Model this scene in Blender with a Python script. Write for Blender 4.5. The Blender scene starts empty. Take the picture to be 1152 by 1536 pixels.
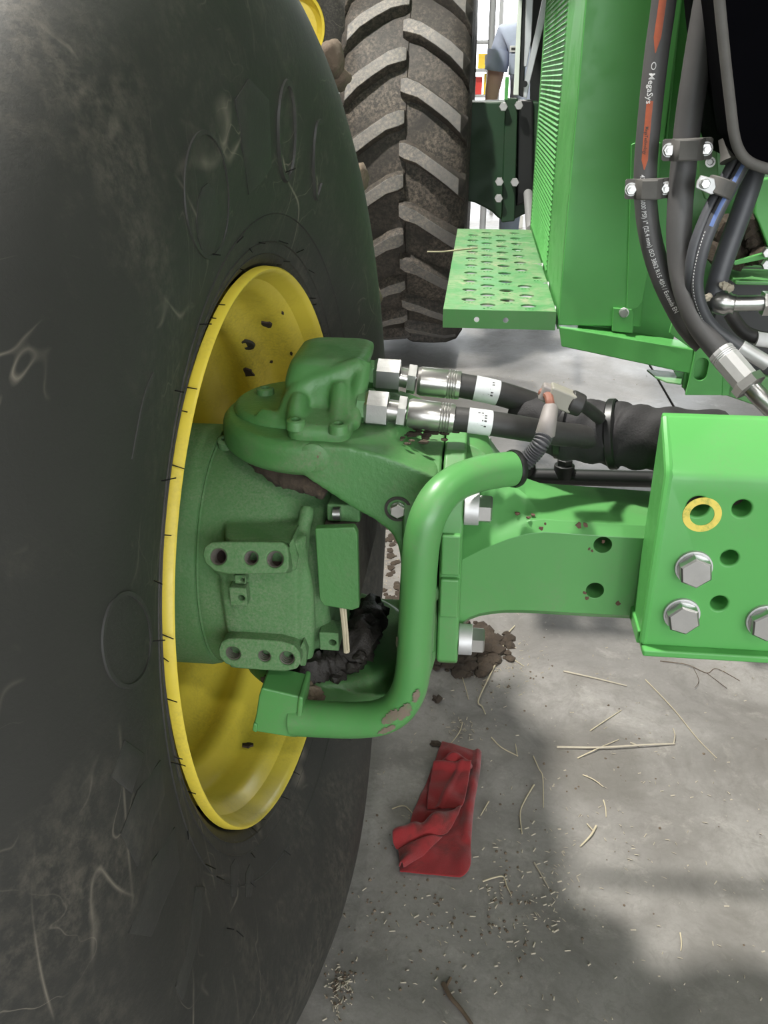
import bpy, bmesh, math, random
from mathutils import Vector, Matrix, noise

random.seed(7)
S = bpy.context.scene
COL = S.collection
PI = math.pi
V3 = Vector

# ---------------------------------------------------------------- camera
GZ = -0.045                              # floor level
FPX, PITCH, HEAD, CAMZ = 1330.0, math.radians(26.0), math.radians(5.8), 1.3
cam = bpy.data.cameras.new('camera')
cam.sensor_fit = 'HORIZONTAL'
cam.sensor_width = 36.0
cam.lens = 36.0 * FPX / 1152.0
cam.clip_start, cam.clip_end = 0.02, 200
camo = bpy.data.objects.new('camera', cam)
COL.objects.link(camo)
camo.location = (0, 0, CAMZ)
camo.rotation_euler = (PI / 2 - PITCH, 0, HEAD)
S.camera = camo

# ---------------------------------------------------------------- world, exposure
W = bpy.data.worlds.new('World')
S.world = W
W.use_nodes = True
W.node_tree.nodes['Background'].inputs[0].default_value = (0.93, 0.97, 1.0, 1)
W.node_tree.nodes['Background'].inputs[1].default_value = 7.5
S.view_settings.view_transform = 'Standard'
S.view_settings.look = 'None'
S.view_settings.gamma = 1.0
S.view_settings.exposure = 0.0
S.view_settings.use_curve_mapping = False

# ceiling lamps of the workshop: (x, y, watts, size)
LAMPZ = 5.6
LAMPK = 0.40
LAMPS = [(-1.62, 1.72, 1420), (1.8, -3.9, 300), (-0.25, 2.9, 60), (-3.4, 6.0, 250),
         (3.4, 0.8, 90), (0.5, 8.4, 900), (4.6, -3.6, 100), (-3.2, -2.6, 60)]
for x, y, w in LAMPS:
    l = bpy.data.lights.new('lamp_light', 'AREA')
    l.shape = 'RECTANGLE'; l.size = 0.24; l.size_y = 0.34
    l.energy = w * LAMPK; l.color = (1.0, 0.97, 0.91)
    o = bpy.data.objects.new('lamp_light', l)
    o.location = (x, y, LAMPZ - 0.12)
    COL.objects.link(o)
# daylight through the two open hall doors (portals only guide the sampling of the sky)
FD = (-0.6, 6.6, -5.0, 3.3)               # door behind the camera: x0, x1, y, height
BD = (-3.2, 4.2, 15.0, 4.6)               # door at the far end
for (x0, x1, y, h), face in ((FD, 1), (BD, -1)):
    l = bpy.data.lights.new('door_portal', 'AREA'); l.shape = 'RECTANGLE'; l.size = x1 - x0; l.size_y = h + .1
    l.cycles.is_portal = True
    o = bpy.data.objects.new('door_portal', l); o.location = ((x0 + x1) / 2, y, h / 2 - .05)
    o.rotation_euler = (PI / 2 * face, 0, 0)
    COL.objects.link(o)

# ---------------------------------------------------------------- pixel helpers (points of the place, on world planes)
CF = V3((-math.sin(HEAD) * math.cos(PITCH), math.cos(HEAD) * math.cos(PITCH), -math.sin(PITCH)))
CR = V3((math.cos(HEAD), math.sin(HEAD), 0))
CU = CR.cross(CF)
CC = V3((0, 0, CAMZ))
def ray(u, v): return CF + CR * ((u - 576) / FPX) + CU * ((768 - v) / FPX)
def PY(u, v, y): r = ray(u, v); return CC + r * (y / r.y)
def PZ(u, v, z): r = ray(u, v); return CC + r * ((z - CAMZ) / r.z)
def PX(u, v, x): r = ray(u, v); return CC + r * (x / r.x)

# ---------------------------------------------------------------- materials
def nt(name):
    m = bpy.data.materials.new(name); m.use_nodes = True
    n = m.node_tree.nodes; b = n['Principled BSDF']
    return m, n, m.node_tree.links, b
def tc(n): return n.new('ShaderNodeTexCoord').outputs['Object']
def noise_n(n, L, vec, scale, detail=6, rough=0.6, dist=0.0):
    t = n.new('ShaderNodeTexNoise'); t.inputs['Scale'].default_value = scale
    t.inputs['Detail'].default_value = detail; t.inputs['Roughness'].default_value = rough
    t.inputs['Distortion'].default_value = dist
    L.new(vec, t.inputs['Vector']); return t.outputs['Fac']
def ramp(n, L, fac, a, b, ca=(0, 0, 0, 1), cb=(1, 1, 1, 1)):
    r = n.new('ShaderNodeValToRGB'); e = r.color_ramp.elements
    e[0].position = a; e[0].color = ca; e[1].position = b; e[1].color = cb
    L.new(fac, r.inputs[0]); return r.outputs[0]
def mixc(n, L, fac, a, b, mode='MIX'):
    m = n.new('ShaderNodeMix'); m.data_type = 'RGBA'; m.blend_type = mode
    if isinstance(fac, float): m.inputs[0].default_value = fac
    else: L.new(fac, m.inputs[0])
    for k, c in ((6, a), (7, b)):
        if isinstance(c, tuple): m.inputs[k].default_value = c if len(c) == 4 else (*c, 1)
        else: L.new(c, m.inputs[k])
    return m.outputs[2]
def mul(n, L, a, b):
    m = n.new('ShaderNodeMath'); m.operation = 'MULTIPLY'
    L.new(a, m.inputs[0])
    if isinstance(b, float): m.inputs[1].default_value = b
    else: L.new(b, m.inputs[1])
    return m.outputs[0]
def bump(n, L, b, h, st, dist=0.002):
    bp = n.new('ShaderNodeBump'); bp.inputs['Strength'].default_value = st
    bp.inputs['Distance'].default_value = dist
    L.new(h, bp.inputs['Height']); L.new(bp.outputs[0], b.inputs['Normal'])

def paint(name, col, rough, dirt_col, dirt_amt, dscale=9, cast=0.0, fine=220, chips=None, chip_at=0.74, spec=0.5, dlo=0.47):
    m, n, L, b = nt(name); v = tc(n)
    c1 = noise_n(n, L, v, 3.0, 3)
    base = mixc(n, L, c1, tuple(x * 0.86 for x in col), tuple(min(1, x * 1.14) for x in col))
    d = ramp(n, L, noise_n(n, L, v, dscale, 10, 0.72, 0.4), dlo, dlo + 0.28)
    f = ramp(n, L, noise_n(n, L, v, fine, 3, 0.7), 0.35, 0.7)
    base = mixc(n, L, mul(n, L, mul(n, L, d, f), dirt_amt), base, dirt_col)
    if chips:
        ch = ramp(n, L, noise_n(n, L, v, 26, 4, 0.6), chip_at, chip_at + 0.03)
        base = mixc(n, L, ch, base, chips)
    L.new(base, b.inputs['Base Color'])
    rr = ramp(n, L, d, 0, 1, (rough,) * 3 + (1,), (min(1, rough + 0.35),) * 3 + (1,))
    L.new(rr, b.inputs['Roughness']); b.inputs['Specular IOR Level'].default_value = spec
    if cast: bump(n, L, b, noise_n(n, L, v, 130, 5, 0.65), cast, 0.0025)
    return m

G = (0.082, 0.26, 0.075)
DUST = (0.19, 0.165, 0.125)
M = {}
M['green'] = paint('green_paint', G, 0.33, DUST, 0.55, 7)
M['green_clean'] = paint('green_paint_clean', (0.092, 0.345, 0.086), 0.36, DUST, 0.22, 6, spec=0.35)
M['green_cast'] = paint('green_cast_iron', (0.066, 0.195, 0.058), 0.42, DUST, 0.75, 10, cast=0.35, chips=(0.11, 0.045, 0.03), chip_at=0.70)
M['green_dusty'] = paint('green_dusty_iron', (0.062, 0.17, 0.054), 0.6, (0.20, 0.235, 0.155), 0.85, 5, cast=0.5, fine=320, dlo=.36)
M['green_step'] = paint('green_step_paint', (0.09, 0.28, 0.10), 0.36, (0.42, 0.36, 0.27), 1.0, 9, fine=60, dlo=.40)
M['green_shaded'] = paint('shaded_green_paint', (0.012, 0.045, 0.017), 0.5, (0.05, 0.045, 0.035), 0.6, 6)  # near-black green: the shade under the machine is put into the colour
M['yellow'] = paint('yellow_paint', (0.70, 0.56, 0.06), 0.36, (0.16, 0.12, 0.05), 0.5, 7)
M['yellow_ring'] = paint('yellow_chalk', (0.72, 0.58, 0.12), 0.8, (0.06, 0.2, 0.05), 1.4, 60, fine=180)
M['rust'] = paint('rusty_iron', (0.10, 0.05, 0.035), 0.8, (0.05, 0.04, 0.03), 0.8, 20, cast=0.5)
M['soot'] = paint('dark_iron', (0.035, 0.032, 0.027), 0.7, (0.09, 0.08, 0.065), 0.8, 14, cast=0.4)

M['scrape'] = paint('scraped_paint', (0.17, 0.13, 0.10), 0.8, (0.08, 0.2, 0.07), 1.0, 40, fine=160, dlo=.42)
M['iron'] = paint('brown_bare_iron', (0.085, 0.075, 0.062), 0.65, (0.05, 0.04, 0.033), 0.9, 16, cast=0.4)
def tyre_mat(name, base, dust, amt, scr=0.35, dlow=0.5):
    m, n, L, b = nt(name); v = tc(n)
    d = ramp(n, L, noise_n(n, L, v, 3.2, 8, 0.7, 0.6), dlow, 0.82)
    f = ramp(n, L, noise_n(n, L, v, 70, 4, 0.75), 0.42, 0.66)
    c = mixc(n, L, noise_n(n, L, v, 6, 5), tuple(x * 0.75 for x in base), tuple(x * 1.3 for x in base))
    c = mixc(n, L, mul(n, L, mul(n, L, d, f), amt), c, dust)
    if scr:
        # long, thin scuff lines: distance to the iso-line of a warped noise
        for sc, dist, w in ((2.3, 1.5, 0.006), (5.0, 2.2, 0.006), (1.2, 0.8, 0.0026)):
            t = noise_n(n, L, v, sc, 2, 0.5, dist)
            s = n.new('ShaderNodeMath'); s.operation = 'SUBTRACT'; s.inputs[1].default_value = 0.5; L.new(t, s.inputs[0])
            a = n.new('ShaderNodeMath'); a.operation = 'ABSOLUTE'; L.new(s.outputs[0], a.inputs[0])
            k = ramp(n, L, a.outputs[0], 0, w, (1, 1, 1, 1), (0, 0, 0, 1))
            k = mul(n, L, mul(n, L, k, ramp(n, L, noise_n(n, L, v, 7, 3), 0.5, 0.72)), scr)
            c = mixc(n, L, k, c, tuple(min(1, x * 2.2) for x in dust))
    L.new(c, b.inputs['Base Color']); b.inputs['Roughness'].default_value = 0.62
    b.inputs['Specular IOR Level'].default_value = 0.35
    bump(n, L, b, noise_n(n, L, v, 90, 6, 0.7), 0.3, 0.002)
    return m
M['tyre'] = tyre_mat('tyre_rubber', (0.030, 0.030, 0.027), (0.17, 0.15, 0.12), 0.75, 0.45, 0.44)
M['tyre_emboss'] = tyre_mat('tyre_rubber_raised', (0.036, 0.036, 0.033), (0.16, 0.145, 0.115), 0.6, 0.0, 0.44)
M['tread'] = tyre_mat('tread_rubber', (0.042, 0.038, 0.034), (0.28, 0.23, 0.18), 1.0, 0.0, 0.36)
M['lug_face'] = tyre_mat('lug_rubber', (0.15, 0.145, 0.14), (0.48, 0.41, 0.33), 1.0, 0.0, 0.33)
M['mud'] = paint('dried_mud', (0.11, 0.082, 0.058), 0.95, (0.30, 0.24, 0.17), 1.0, 22, cast=1.0)
M['grease'] = paint('black_grease_mud', (0.018, 0.015, 0.012), 0.6, (0.06, 0.05, 0.04), 0.7, 20, cast=1.0)
M['soil'] = paint('brown_soil', (0.040, 0.029, 0.020), 0.95, (0.12, 0.088, 0.058), 1.0, 30, cast=1.0)

def simple(name, col, rough=0.5, metal=0.0, var=0.15, scale=12, bm=0.0, bscale=200, emit=None, spec=0.5):
    m, n, L, b = nt(name); v = tc(n)
    c = mixc(n, L, noise_n(n, L, v, scale, 6, 0.65), tuple(x * (1 - var) for x in col), tuple(min(1, x * (1 + var)) for x in col))
    L.new(c, b.inputs['Base Color']); b.inputs['Roughness'].default_value = rough
    b.inputs['Metallic'].default_value = metal; b.inputs['Specular IOR Level'].default_value = spec
    if bm: bump(n, L, b, noise_n(n, L, v, bscale, 4), bm)
    if emit:
        b.inputs['Emission Color'].default_value = (*emit[0], 1); b.inputs['Emission Strength'].default_value = emit[1]
    return m
M['zinc'] = simple('zinc_plate', (0.50, 0.50, 0.49), 0.30, 0.95, 0.12, 60, 0.1)
M['zinc_matte'] = simple('zinc_washer', (0.55, 0.55, 0.55), 0.5, 0.6, 0.15, 60)
M['steel'] = simple('machined_steel', (0.48, 0.47, 0.45), 0.28, 0.9, 0.12, 40)
M['alu'] = simple('aluminium', (0.66, 0.68, 0.70), 0.4, 0.7, 0.15, 25)
M['hose'] = simple('hose_rubber', (0.085, 0.082, 0.082), 0.55, 0, 0.35, 9, 0.08)
M['hose_black'] = simple('black_hose_rubber', (0.022, 0.021, 0.020), 0.55, 0, 0.6, 30, 0.2)
M['cable'] = simple('cable_rubber', (0.065, 0.067, 0.075), 0.45, 0, 0.3, 20)
M['sleeve'] = simple('black_fabric', (0.014, 0.013, 0.014), 0.75, 0, 0.5, 20, 0.35, 380)
M['plastic'] = simple('grey_plastic', (0.26, 0.25, 0.21), 0.5, 0, 0.2, 30)
M['tape'] = simple('grey_tape', (0.22, 0.20, 0.19), 0.6, 0, 0.2, 40)
M['conduit'] = simple('conduit_plastic', (0.07, 0.07, 0.075), 0.5, 0, 0.2)
M['blackpl'] = simple('black_plastic', (0.008, 0.008, 0.008), 0.4, 0, 0.3)
M['tank'] = simple('black_tank_plastic', (0.0016, 0.0016, 0.0024), 0.9, 0, 0.3, spec=0.03)
M['trim'] = simple('grey_rubber_trim', (0.10, 0.095, 0.088), 0.7, 0, 0.3, 30, 0.2)
M['labelw'] = simple('silver_label', (0.58, 0.60, 0.60), 0.45, 0.1, 0.2, 60)
M['ink'] = simple('black_ink', (0.05, 0.05, 0.05), 0.7)
M['orange'] = simple('orange_print', (0.42, 0.10, 0.045), 0.6, 0, 0.3, 60)
M['whitep'] = simple('white_print', (0.72, 0.72, 0.72), 0.6)
M['blue'] = simple('blue_stripe', (0.13, 0.20, 0.45), 0.5)
M['hole'] = simple('dark_bore', (0.03, 0.018, 0.014), 0.85, 0, 0.4, 50)
M['wire'] = simple('brown_wire', (0.22, 0.09, 0.06), 0.6)
M['wood'] = simple('twig_wood', (0.10, 0.07, 0.045), 0.9, 0, 0.4, 60, 0.4)
M['straw'] = simple('straw', (0.44, 0.385, 0.27), 0.75, 0, 0.25, 60)
M['straw_grey'] = simple('grey_straw', (0.36, 0.32, 0.25), 0.8, 0, 0.25, 60)
M['rag'] = simple('red_cloth', (0.27, 0.022, 0.022), 0.95, 0, 0.28, 18, 0.6, 700)
M['wall'] = simple('white_wall_panel', (0.34, 0.34, 0.33), 0.6, 0, 0.05, 3)
M['ceil'] = simple('ceiling_liner', (0.28, 0.28, 0.27), 0.7, 0, 0.05, 3)
M['lamp'] = simple('lamp_diffuser', (0.9, 0.9, 0.9), 0.4, emit=((1, 0.97, 0.91), 12))
M['lampbody'] = simple('lamp_body', (0.3, 0.3, 0.31), 0.5)
M['cover'] = simple('overall_cloth', (0.42, 0.47, 0.60), 0.9, 0, 0.15, 30, 0.3)
M['skin'] = simple('skin', (0.72, 0.44, 0.34), 0.55, 0, 0.08)
M['hair'] = simple('brown_hair', (0.06, 0.04, 0.03), 0.7, 0, 0.3, 60)
M['boot'] = simple('brown_leather', (0.08, 0.05, 0.03), 0.6)
M['whitebox'] = simple('white_carton', (0.75, 0.74, 0.70), 0.6)
M['redbox'] = simple('red_carton', (0.6, 0.05, 0.04), 0.5)
M['yellowbox'] = simple('yellow_carton', (0.75, 0.52, 0.05), 0.5)
M['rack'] = simple('grey_rack', (0.38, 0.39, 0.40), 0.5, 0.3)
M['whitepaint'] = simple('white_paint', (0.68, 0.76, 0.68), 0.4)
M['blackmetal'] = simple('black_metal', (0.012, 0.013, 0.013), 0.45, 0, 0.3)

def rag_mat():
    m, n, L, b = nt('red_shop_cloth'); v = tc(n)
    c = mixc(n, L, noise_n(n, L, v, 14, 5), (0.16, 0.013, 0.016), (0.27, 0.03, 0.03))
    st = ramp(n, L, noise_n(n, L, v, 13, 6, 0.6, 0.5), 0.52, 0.66)
    c = mixc(n, L, mul(n, L, st, 0.75), c, (0.05, 0.018, 0.014))
    L.new(c, b.inputs['Base Color']); b.inputs['Roughness'].default_value = 0.95
    b.inputs['Specular IOR Level'].default_value = 0.1
    b.inputs['Sheen Weight'].default_value = 0.25
    bump(n, L, b, noise_n(n, L, v, 420, 3, 0.7), 0.7, 0.002)
    return m
M['rag'] = rag_mat()

def concrete_mat():
    m, n, L, b = nt('concrete'); g = n.new('ShaderNodeNewGeometry'); v = g.outputs['Position']
    big = ramp(n, L, noise_n(n, L, v, 1.6, 7, 0.62, 0.8), 0.34, 0.66)
    c = mixc(n, L, big, (0.155, 0.146, 0.135), (0.31, 0.297, 0.28))
    md = ramp(n, L, noise_n(n, L, v, 5, 10, 0.74, 0.8), 0.46, 0.66)
    c = mixc(n, L, mul(n, L, md, 0.6), c, (0.10, 0.092, 0.08))
    lt = ramp(n, L, noise_n(n, L, v, 9, 10, 0.74, 0.4), 0.55, 0.72)
    c = mixc(n, L, mul(n, L, lt, 0.6), c, (0.42, 0.40, 0.365))
    sc = ramp(n, L, noise_n(n, L, v, 26, 8, 0.8, 1.2), 0.52, 0.62)
    c = mixc(n, L, mul(n, L, sc, 0.35), c, (0.115, 0.105, 0.095))
    fn = ramp(n, L, noise_n(n, L, v, 140, 4, 0.75), 0.3, 0.75)
    c = mixc(n, L, mul(n, L, fn, 0.4), c, (0.15, 0.14, 0.13), 'MIX')
    # old wet and oily stains with ragged edges
    for cx, cy, rad in ((-0.25, 3.75, 0.75), (0.32, 4.25, 0.62), (0.70, 3.60, 0.5), (0.12, 2.95, 0.35), (0.30, 1.55, 0.16)):
        d = n.new('ShaderNodeVectorMath'); d.operation = 'DISTANCE'; L.new(v, d.inputs[0]); d.inputs[1].default_value = (cx, cy, GZ)
        w = n.new('ShaderNodeMath'); w.operation = 'MULTIPLY_ADD'; L.new(noise_n(n, L, v, 5, 8, 0.7), w.inputs[0]); w.inputs[1].default_value = rad * 1.1
        L.new(d.outputs['Value'], w.inputs[2])
        k = ramp(n, L, w.outputs[0], rad * 1.15, rad * 1.55, (1, 1, 1, 1), (0, 0, 0, 1)) if rad * 1.55 < 1 else ramp(n, L, w.outputs[0], 0.82, 1.0, (1, 1, 1, 1), (0, 0, 0, 1))
        c = mixc(n, L, mul(n, L, k, 0.55), c, (0.085, 0.078, 0.066))
    # small pale crumbs trodden into the surface
    sp = ramp(n, L, noise_n(n, L, v, 75, 3, 0.6), 0.71, 0.76)
    spm = ramp(n, L, noise_n(n, L, v, 5, 4), 0.45, 0.7)
    c = mixc(n, L, mul(n, L, sp, spm), c, (0.5, 0.46, 0.38))
    L.new(c, b.inputs['Base Color'])
    rr = ramp(n, L, big, 0, 1, (0.42,) * 3 + (1,), (0.66,) * 3 + (1,))
    L.new(rr, b.inputs['Roughness'])
    bump(n, L, b, noise_n(n, L, v, 60, 6, 0.7), 0.2, 0.003)
    return m
M['concrete'] = concrete_mat()

# ---------------------------------------------------------------- mesh helpers
ROOTLOC = {}
def root(name, label, cat, loc, group=None):
    o = bpy.data.objects.new(name, None); COL.objects.link(o)
    o.empty_display_size = 0.05
    o.location = loc; o['label'] = label; o['category'] = cat
    if group: o['group'] = group
    ROOTLOC[o.name] = V3(loc)
    return o
def tag(o, label, cat, group=None, kind=None):
    o['label'] = label; o['category'] = cat
    if group: o['group'] = group
    if kind: o['kind'] = kind
    return o
def top(o):
    while o.parent: o = o.parent
    return o

def basis(d):
    d = V3(d).normalized()
    a = V3((0, 0, 1)) if abs(d.z) < 0.9 else V3((1, 0, 0))
    e1 = d.cross(a).normalized(); e2 = d.cross(e1).normalized()
    return d, e1, e2
def spline(pts, k=8):
    pts = [V3(p) for p in pts]; out = []
    n = len(pts)
    for i in range(n - 1):
        p0 = pts[max(i - 1, 0)]; p1 = pts[i]; p2 = pts[i + 1]; p3 = pts[min(i + 2, n - 1)]
        for j in range(k):
            t = j / k
            out.append(0.5 * ((2 * p1) + (p2 - p0) * t + (2 * p0 - 5 * p1 + 4 * p2 - p3) * t * t + (3 * p1 - p0 - 3 * p2 + p3) * t ** 3))
    out.append(pts[-1]); return out
def frames(path):
    fr = []; n = len(path); e1 = None
    for i, p in enumerate(path):
        t = (path[min(i + 1, n - 1)] - path[max(i - 1, 0)]).normalized()
        if e1 is None: _, e1, _ = basis(t)
        e1 = (e1 - t * e1.dot(t)).normalized()
        fr.append((p, t, e1, t.cross(e1)))
    return fr

class MB:
    def __init__(s): s.v = []; s.f = []
    def add(s, vs, fs):
        o = len(s.v); s.v += [V3(p) for p in vs]; s.f += [[i + o for i in f] for f in fs]; return s
    def prism(s, pts, vec):
        n = len(pts); vec = V3(vec); a = [V3(p) for p in pts]
        fs = [list(range(n - 1, -1, -1)), list(range(n, 2 * n))]
        fs += [[i, (i + 1) % n, n + (i + 1) % n, n + i] for i in range(n)]
        return s.add(a + [p + vec for p in a], fs)
    def loft(s, secs, cap=True):
        n = len(secs[0]); vs = [p for q in secs for p in q]; fs = []
        for k in range(len(secs) - 1):
            fs += [[k * n + i, k * n + (i + 1) % n, (k + 1) * n + (i + 1) % n, (k + 1) * n + i] for i in range(n)]
        if cap:
            fs.append(list(range(n - 1, -1, -1))); fs.append([(len(secs) - 1) * n + i for i in range(n)])
        return s.add(vs, fs)
    def box(s, lo, hi, rot=None, piv=None):
        lo = V3(lo); hi = V3(hi)
        vs = [V3((x, y, z)) for x in (lo.x, hi.x) for y in (lo.y, hi.y) for z in (lo.z, hi.z)]
        if rot is not None:
            c = V3(piv) if piv is not None else (lo + hi) / 2
            vs = [c + rot @ (p - c) for p in vs]
        return s.add(vs, [[0, 1, 3, 2], [4, 6, 7, 5], [0, 4, 5, 1], [2, 3, 7, 6], [0, 2, 6, 4], [1, 5, 7, 3]])
    def cyl(s, p0, p1, r0, r1=None, n=28):
        p0 = V3(p0); p1 = V3(p1); r1 = r0 if r1 is None else r1
        _, a, b = basis(p1 - p0)
        return s.loft([[p + (a * math.cos(2 * PI * i / n) + b * math.sin(2 * PI * i / n)) * r for i in range(n)] for p, r in ((p0, r0), (p1, r1))])
    def hexa(s, p0, p1, af, ph=0.0):
        p0 = V3(p0); p1 = V3(p1); _, a, b = basis(p1 - p0); r = af / math.sqrt(3)
        d = (p1 - p0)
        ring = lambda p, q: [p + (a * math.cos(PI / 3 * i + ph) + b * math.sin(PI / 3 * i + ph)) * q for i in range(6)]
        return s.loft([ring(p0, r), ring(p0 + d * 0.88, r), ring(p1, r * 0.88)])
    def lathe(s, prof, org, ax, n=64, closed=False):
        org = V3(org); d, a, b = basis(ax)
        secs = [[org + d * h + (a * math.cos(2 * PI * i / n) + b * math.sin(2 * PI * i / n)) * max(r, 1e-5) for i in range(n)] for r, h in prof]
        if closed: return s.loft(secs + [secs[0]], cap=False)
        return s.loft(secs, cap=True)
    def tube(s, path, r, n=16, wob=None):
        fr = frames(path); secs = []
        for k, (p, t, e1, e2) in enumerate(fr):
            q = r(k / (len(fr) - 1)) if callable(r) else r
            secs.append([p + (e1 * math.cos(2 * PI * i / n) + e2 * math.sin(2 * PI * i / n)) * q * (wob(k, i) if wob else 1) for i in range(n)])
        return s.loft(secs)
    def blob(s, c, rad, seed=0, amp=0.3, sub=2, fr=2.0):
        bm = bmesh.new(); bmesh.ops.create_icosphere(bm, subdivisions=sub, radius=1)
        c = V3(c); rad = V3(rad) if not isinstance(rad, (int, float)) else V3((rad,) * 3)
        vs = []
        for v in bm.verts:
            k = 1 + amp * noise.noise(v.co * fr + V3((seed * 7.1, seed * 3.3, 0)))
            vs.append(c + V3((v.co.x * rad.x, v.co.y * rad.y, v.co.z * rad.z)) * k)
        fs = [[v.index for v in f.verts] for f in bm.faces]; bm.free()
        return s.add(vs, fs)
    def mesh(s, name, org=(0, 0, 0), recalc=True):
        org = V3(org); me = bpy.data.meshes.new(name)
        me.from_pydata([p - org for p in s.v], [], s.f)
        if recalc:
            bm = bmesh.new(); bm.from_mesh(me); bmesh.ops.recalc_face_normals(bm, faces=bm.faces); bm.to_mesh(me); bm.free()
        return me
    def build(s, name, mat, parent=None, loc=None, bevel=0, seg=2, smooth=35, sub=0, recalc=True):
        org = ROOTLOC[top(parent).name] if parent else V3(loc if loc is not None else (0, 0, 0))
        me = s.mesh(name, org, recalc)
        me.materials.append(M[mat] if isinstance(mat, str) else mat)
        o = bpy.data.objects.new(name, me); COL.objects.link(o)
        if parent: o.parent = parent
        else: o.location = org; ROOTLOC[o.name] = org
        finish(o, bevel, seg, smooth, sub)
        return o
def finish(o, bevel=0, seg=2, smooth=35, sub=0):
    me = o.data
    if smooth or sub or bevel:
        me.polygons.foreach_set('use_smooth', [True] * len(me.polygons))
    if sub:
        md = o.modifiers.new('sub', 'SUBSURF'); md.levels = sub; md.render_levels = sub
    elif bevel:
        md = o.modifiers.new('bevel', 'BEVEL'); md.width = bevel; md.segments = seg
        md.limit_method = 'ANGLE'; md.angle_limit = math.radians(32); md.harden_normals = True
    elif smooth:
        me.set_sharp_from_angle(angle=math.radians(smooth))
def cut(o, cutters, bevel=0, seg=2):
    """boolean-subtract a list of MB from o and keep the result as plain mesh"""
    mods = [(m.type, m) for m in o.modifiers]
    for _, m in mods: o.modifiers.remove(m)
    cm = MB()
    for c in cutters: cm.add(c.v, c.f)
    org = o.location.copy() if not o.parent else ROOTLOC[top(o).name]
    me = cm.mesh('c', org); co = bpy.data.objects.new('c', me); COL.objects.link(co)
    par = o.parent; o.parent = None; loc = o.location.copy(); o.location = (0, 0, 0)
    b = o.modifiers.new('b', 'BOOLEAN'); b.object = co; b.operation = 'DIFFERENCE'; b.solver = 'EXACT'
    dg = bpy.context.evaluated_depsgraph_get(); dg.update()
    nm = bpy.data.meshes.new_from_object(o.evaluated_get(dg))
    o.modifiers.remove(b); bpy.data.objects.remove(co); bpy.data.meshes.remove(me)
    old = o.data; o.data = nm; nm.name = old.name
    if not nm.materials and old.materials: nm.materials.append(old.materials[0])
    o.parent = par; o.location = loc
    finish(o, bevel, seg, 35)
    return o
def part_copy(src, parent, mat4):
    """another object sharing src's mesh, placed in world by mat4"""
    c = src.copy(); COL.objects.link(c); c.parent = parent
    c.matrix_local = Matrix.Translation(-ROOTLOC[top(parent).name]) @ mat4
    return c
def stadium(c, ax, up, L, H, n=8):
    """rounded slot outline centred on c: length L along ax, height H along up"""
    c = V3(c); ax = V3(ax).normalized(); up = V3(up).normalized(); r = H / 2; h = L / 2 - r; out = []
    for k in range(n + 1):
        a = -PI / 2 + PI * k / n; out.append(c + ax * (h + r * math.cos(a)) + up * r * math.sin(a))
    for k in range(n + 1):
        a = PI / 2 + PI * k / n; out.append(c + ax * (-h + r * math.cos(a)) + up * r * math.sin(a))
    return out
def bolt_parts(parent, p, d, af, washer=None, hl=0.016, wt=0.004, mat='zinc', name='bolt', ph=0.2, collar=False):
    """hex bolt head standing on point p along direction d, with its washer as sub-part"""
    p = V3(p); d = V3(d).normalized()
    w0 = wt if washer else 0
    b = MB().hexa(p + d * (w0 - 0.001), p + d * (w0 + hl), af, ph)
    if collar: b.cyl(p + d * (w0 - 0.001), p + d * (w0 + 0.003), af * 0.56, n=24)
    bo = b.build(name, mat, parent, smooth=20)
    if washer:
        MB().cyl(p - d * 0.001, p + d * wt, washer, n=30).build('washer', 'zinc_matte', bo, bevel=0.0008)
    return bo

def path_at(path):
    L = [0]
    for a, b in zip(path, path[1:]): L.append(L[-1] + (b - a).length)
    def f(s):
        s = max(0, min(L[-1] - 1e-6, s)); i = 0
        while L[i + 1] < s: i += 1
        t = (s - L[i]) / (L[i + 1] - L[i]); return path[i].lerp(path[i + 1], t), (path[i + 1] - path[i]).normalized()
    return f, L[-1]
def s_at(path, c):
    best = min(range(len(path)), key=lambda i: (path[i] - c).length); return sum((path[i + 1] - path[i]).length for i in range(best))
def wrap(path, r, off_ang, verts2d):
    """map (x along hose, y across) to the hose surface, facing the camera side"""
    f, L = path_at(path); out = []
    for x, y in verts2d:
        p, t = f(x); nrm = V3((-.35, -1, .25)); nrm = (nrm - t * nrm.dot(t)).normalized(); bb = t.cross(nrm)
        if bb.x < 0: bb = -bb
        a = y / r + off_ang
        out.append(p + (nrm * math.cos(a) + bb * math.sin(a)) * r)
    return out
def fuse(o, voxel, it=6, fac=.5):
    for m_ in list(o.modifiers): o.modifiers.remove(m_)
    r_ = o.modifiers.new('fuse', 'REMESH'); r_.mode = 'VOXEL'; r_.voxel_size = voxel; r_.use_smooth_shade = True
    sm = o.modifiers.new('soften', 'SMOOTH'); sm.iterations = it; sm.factor = fac
    return o

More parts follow.
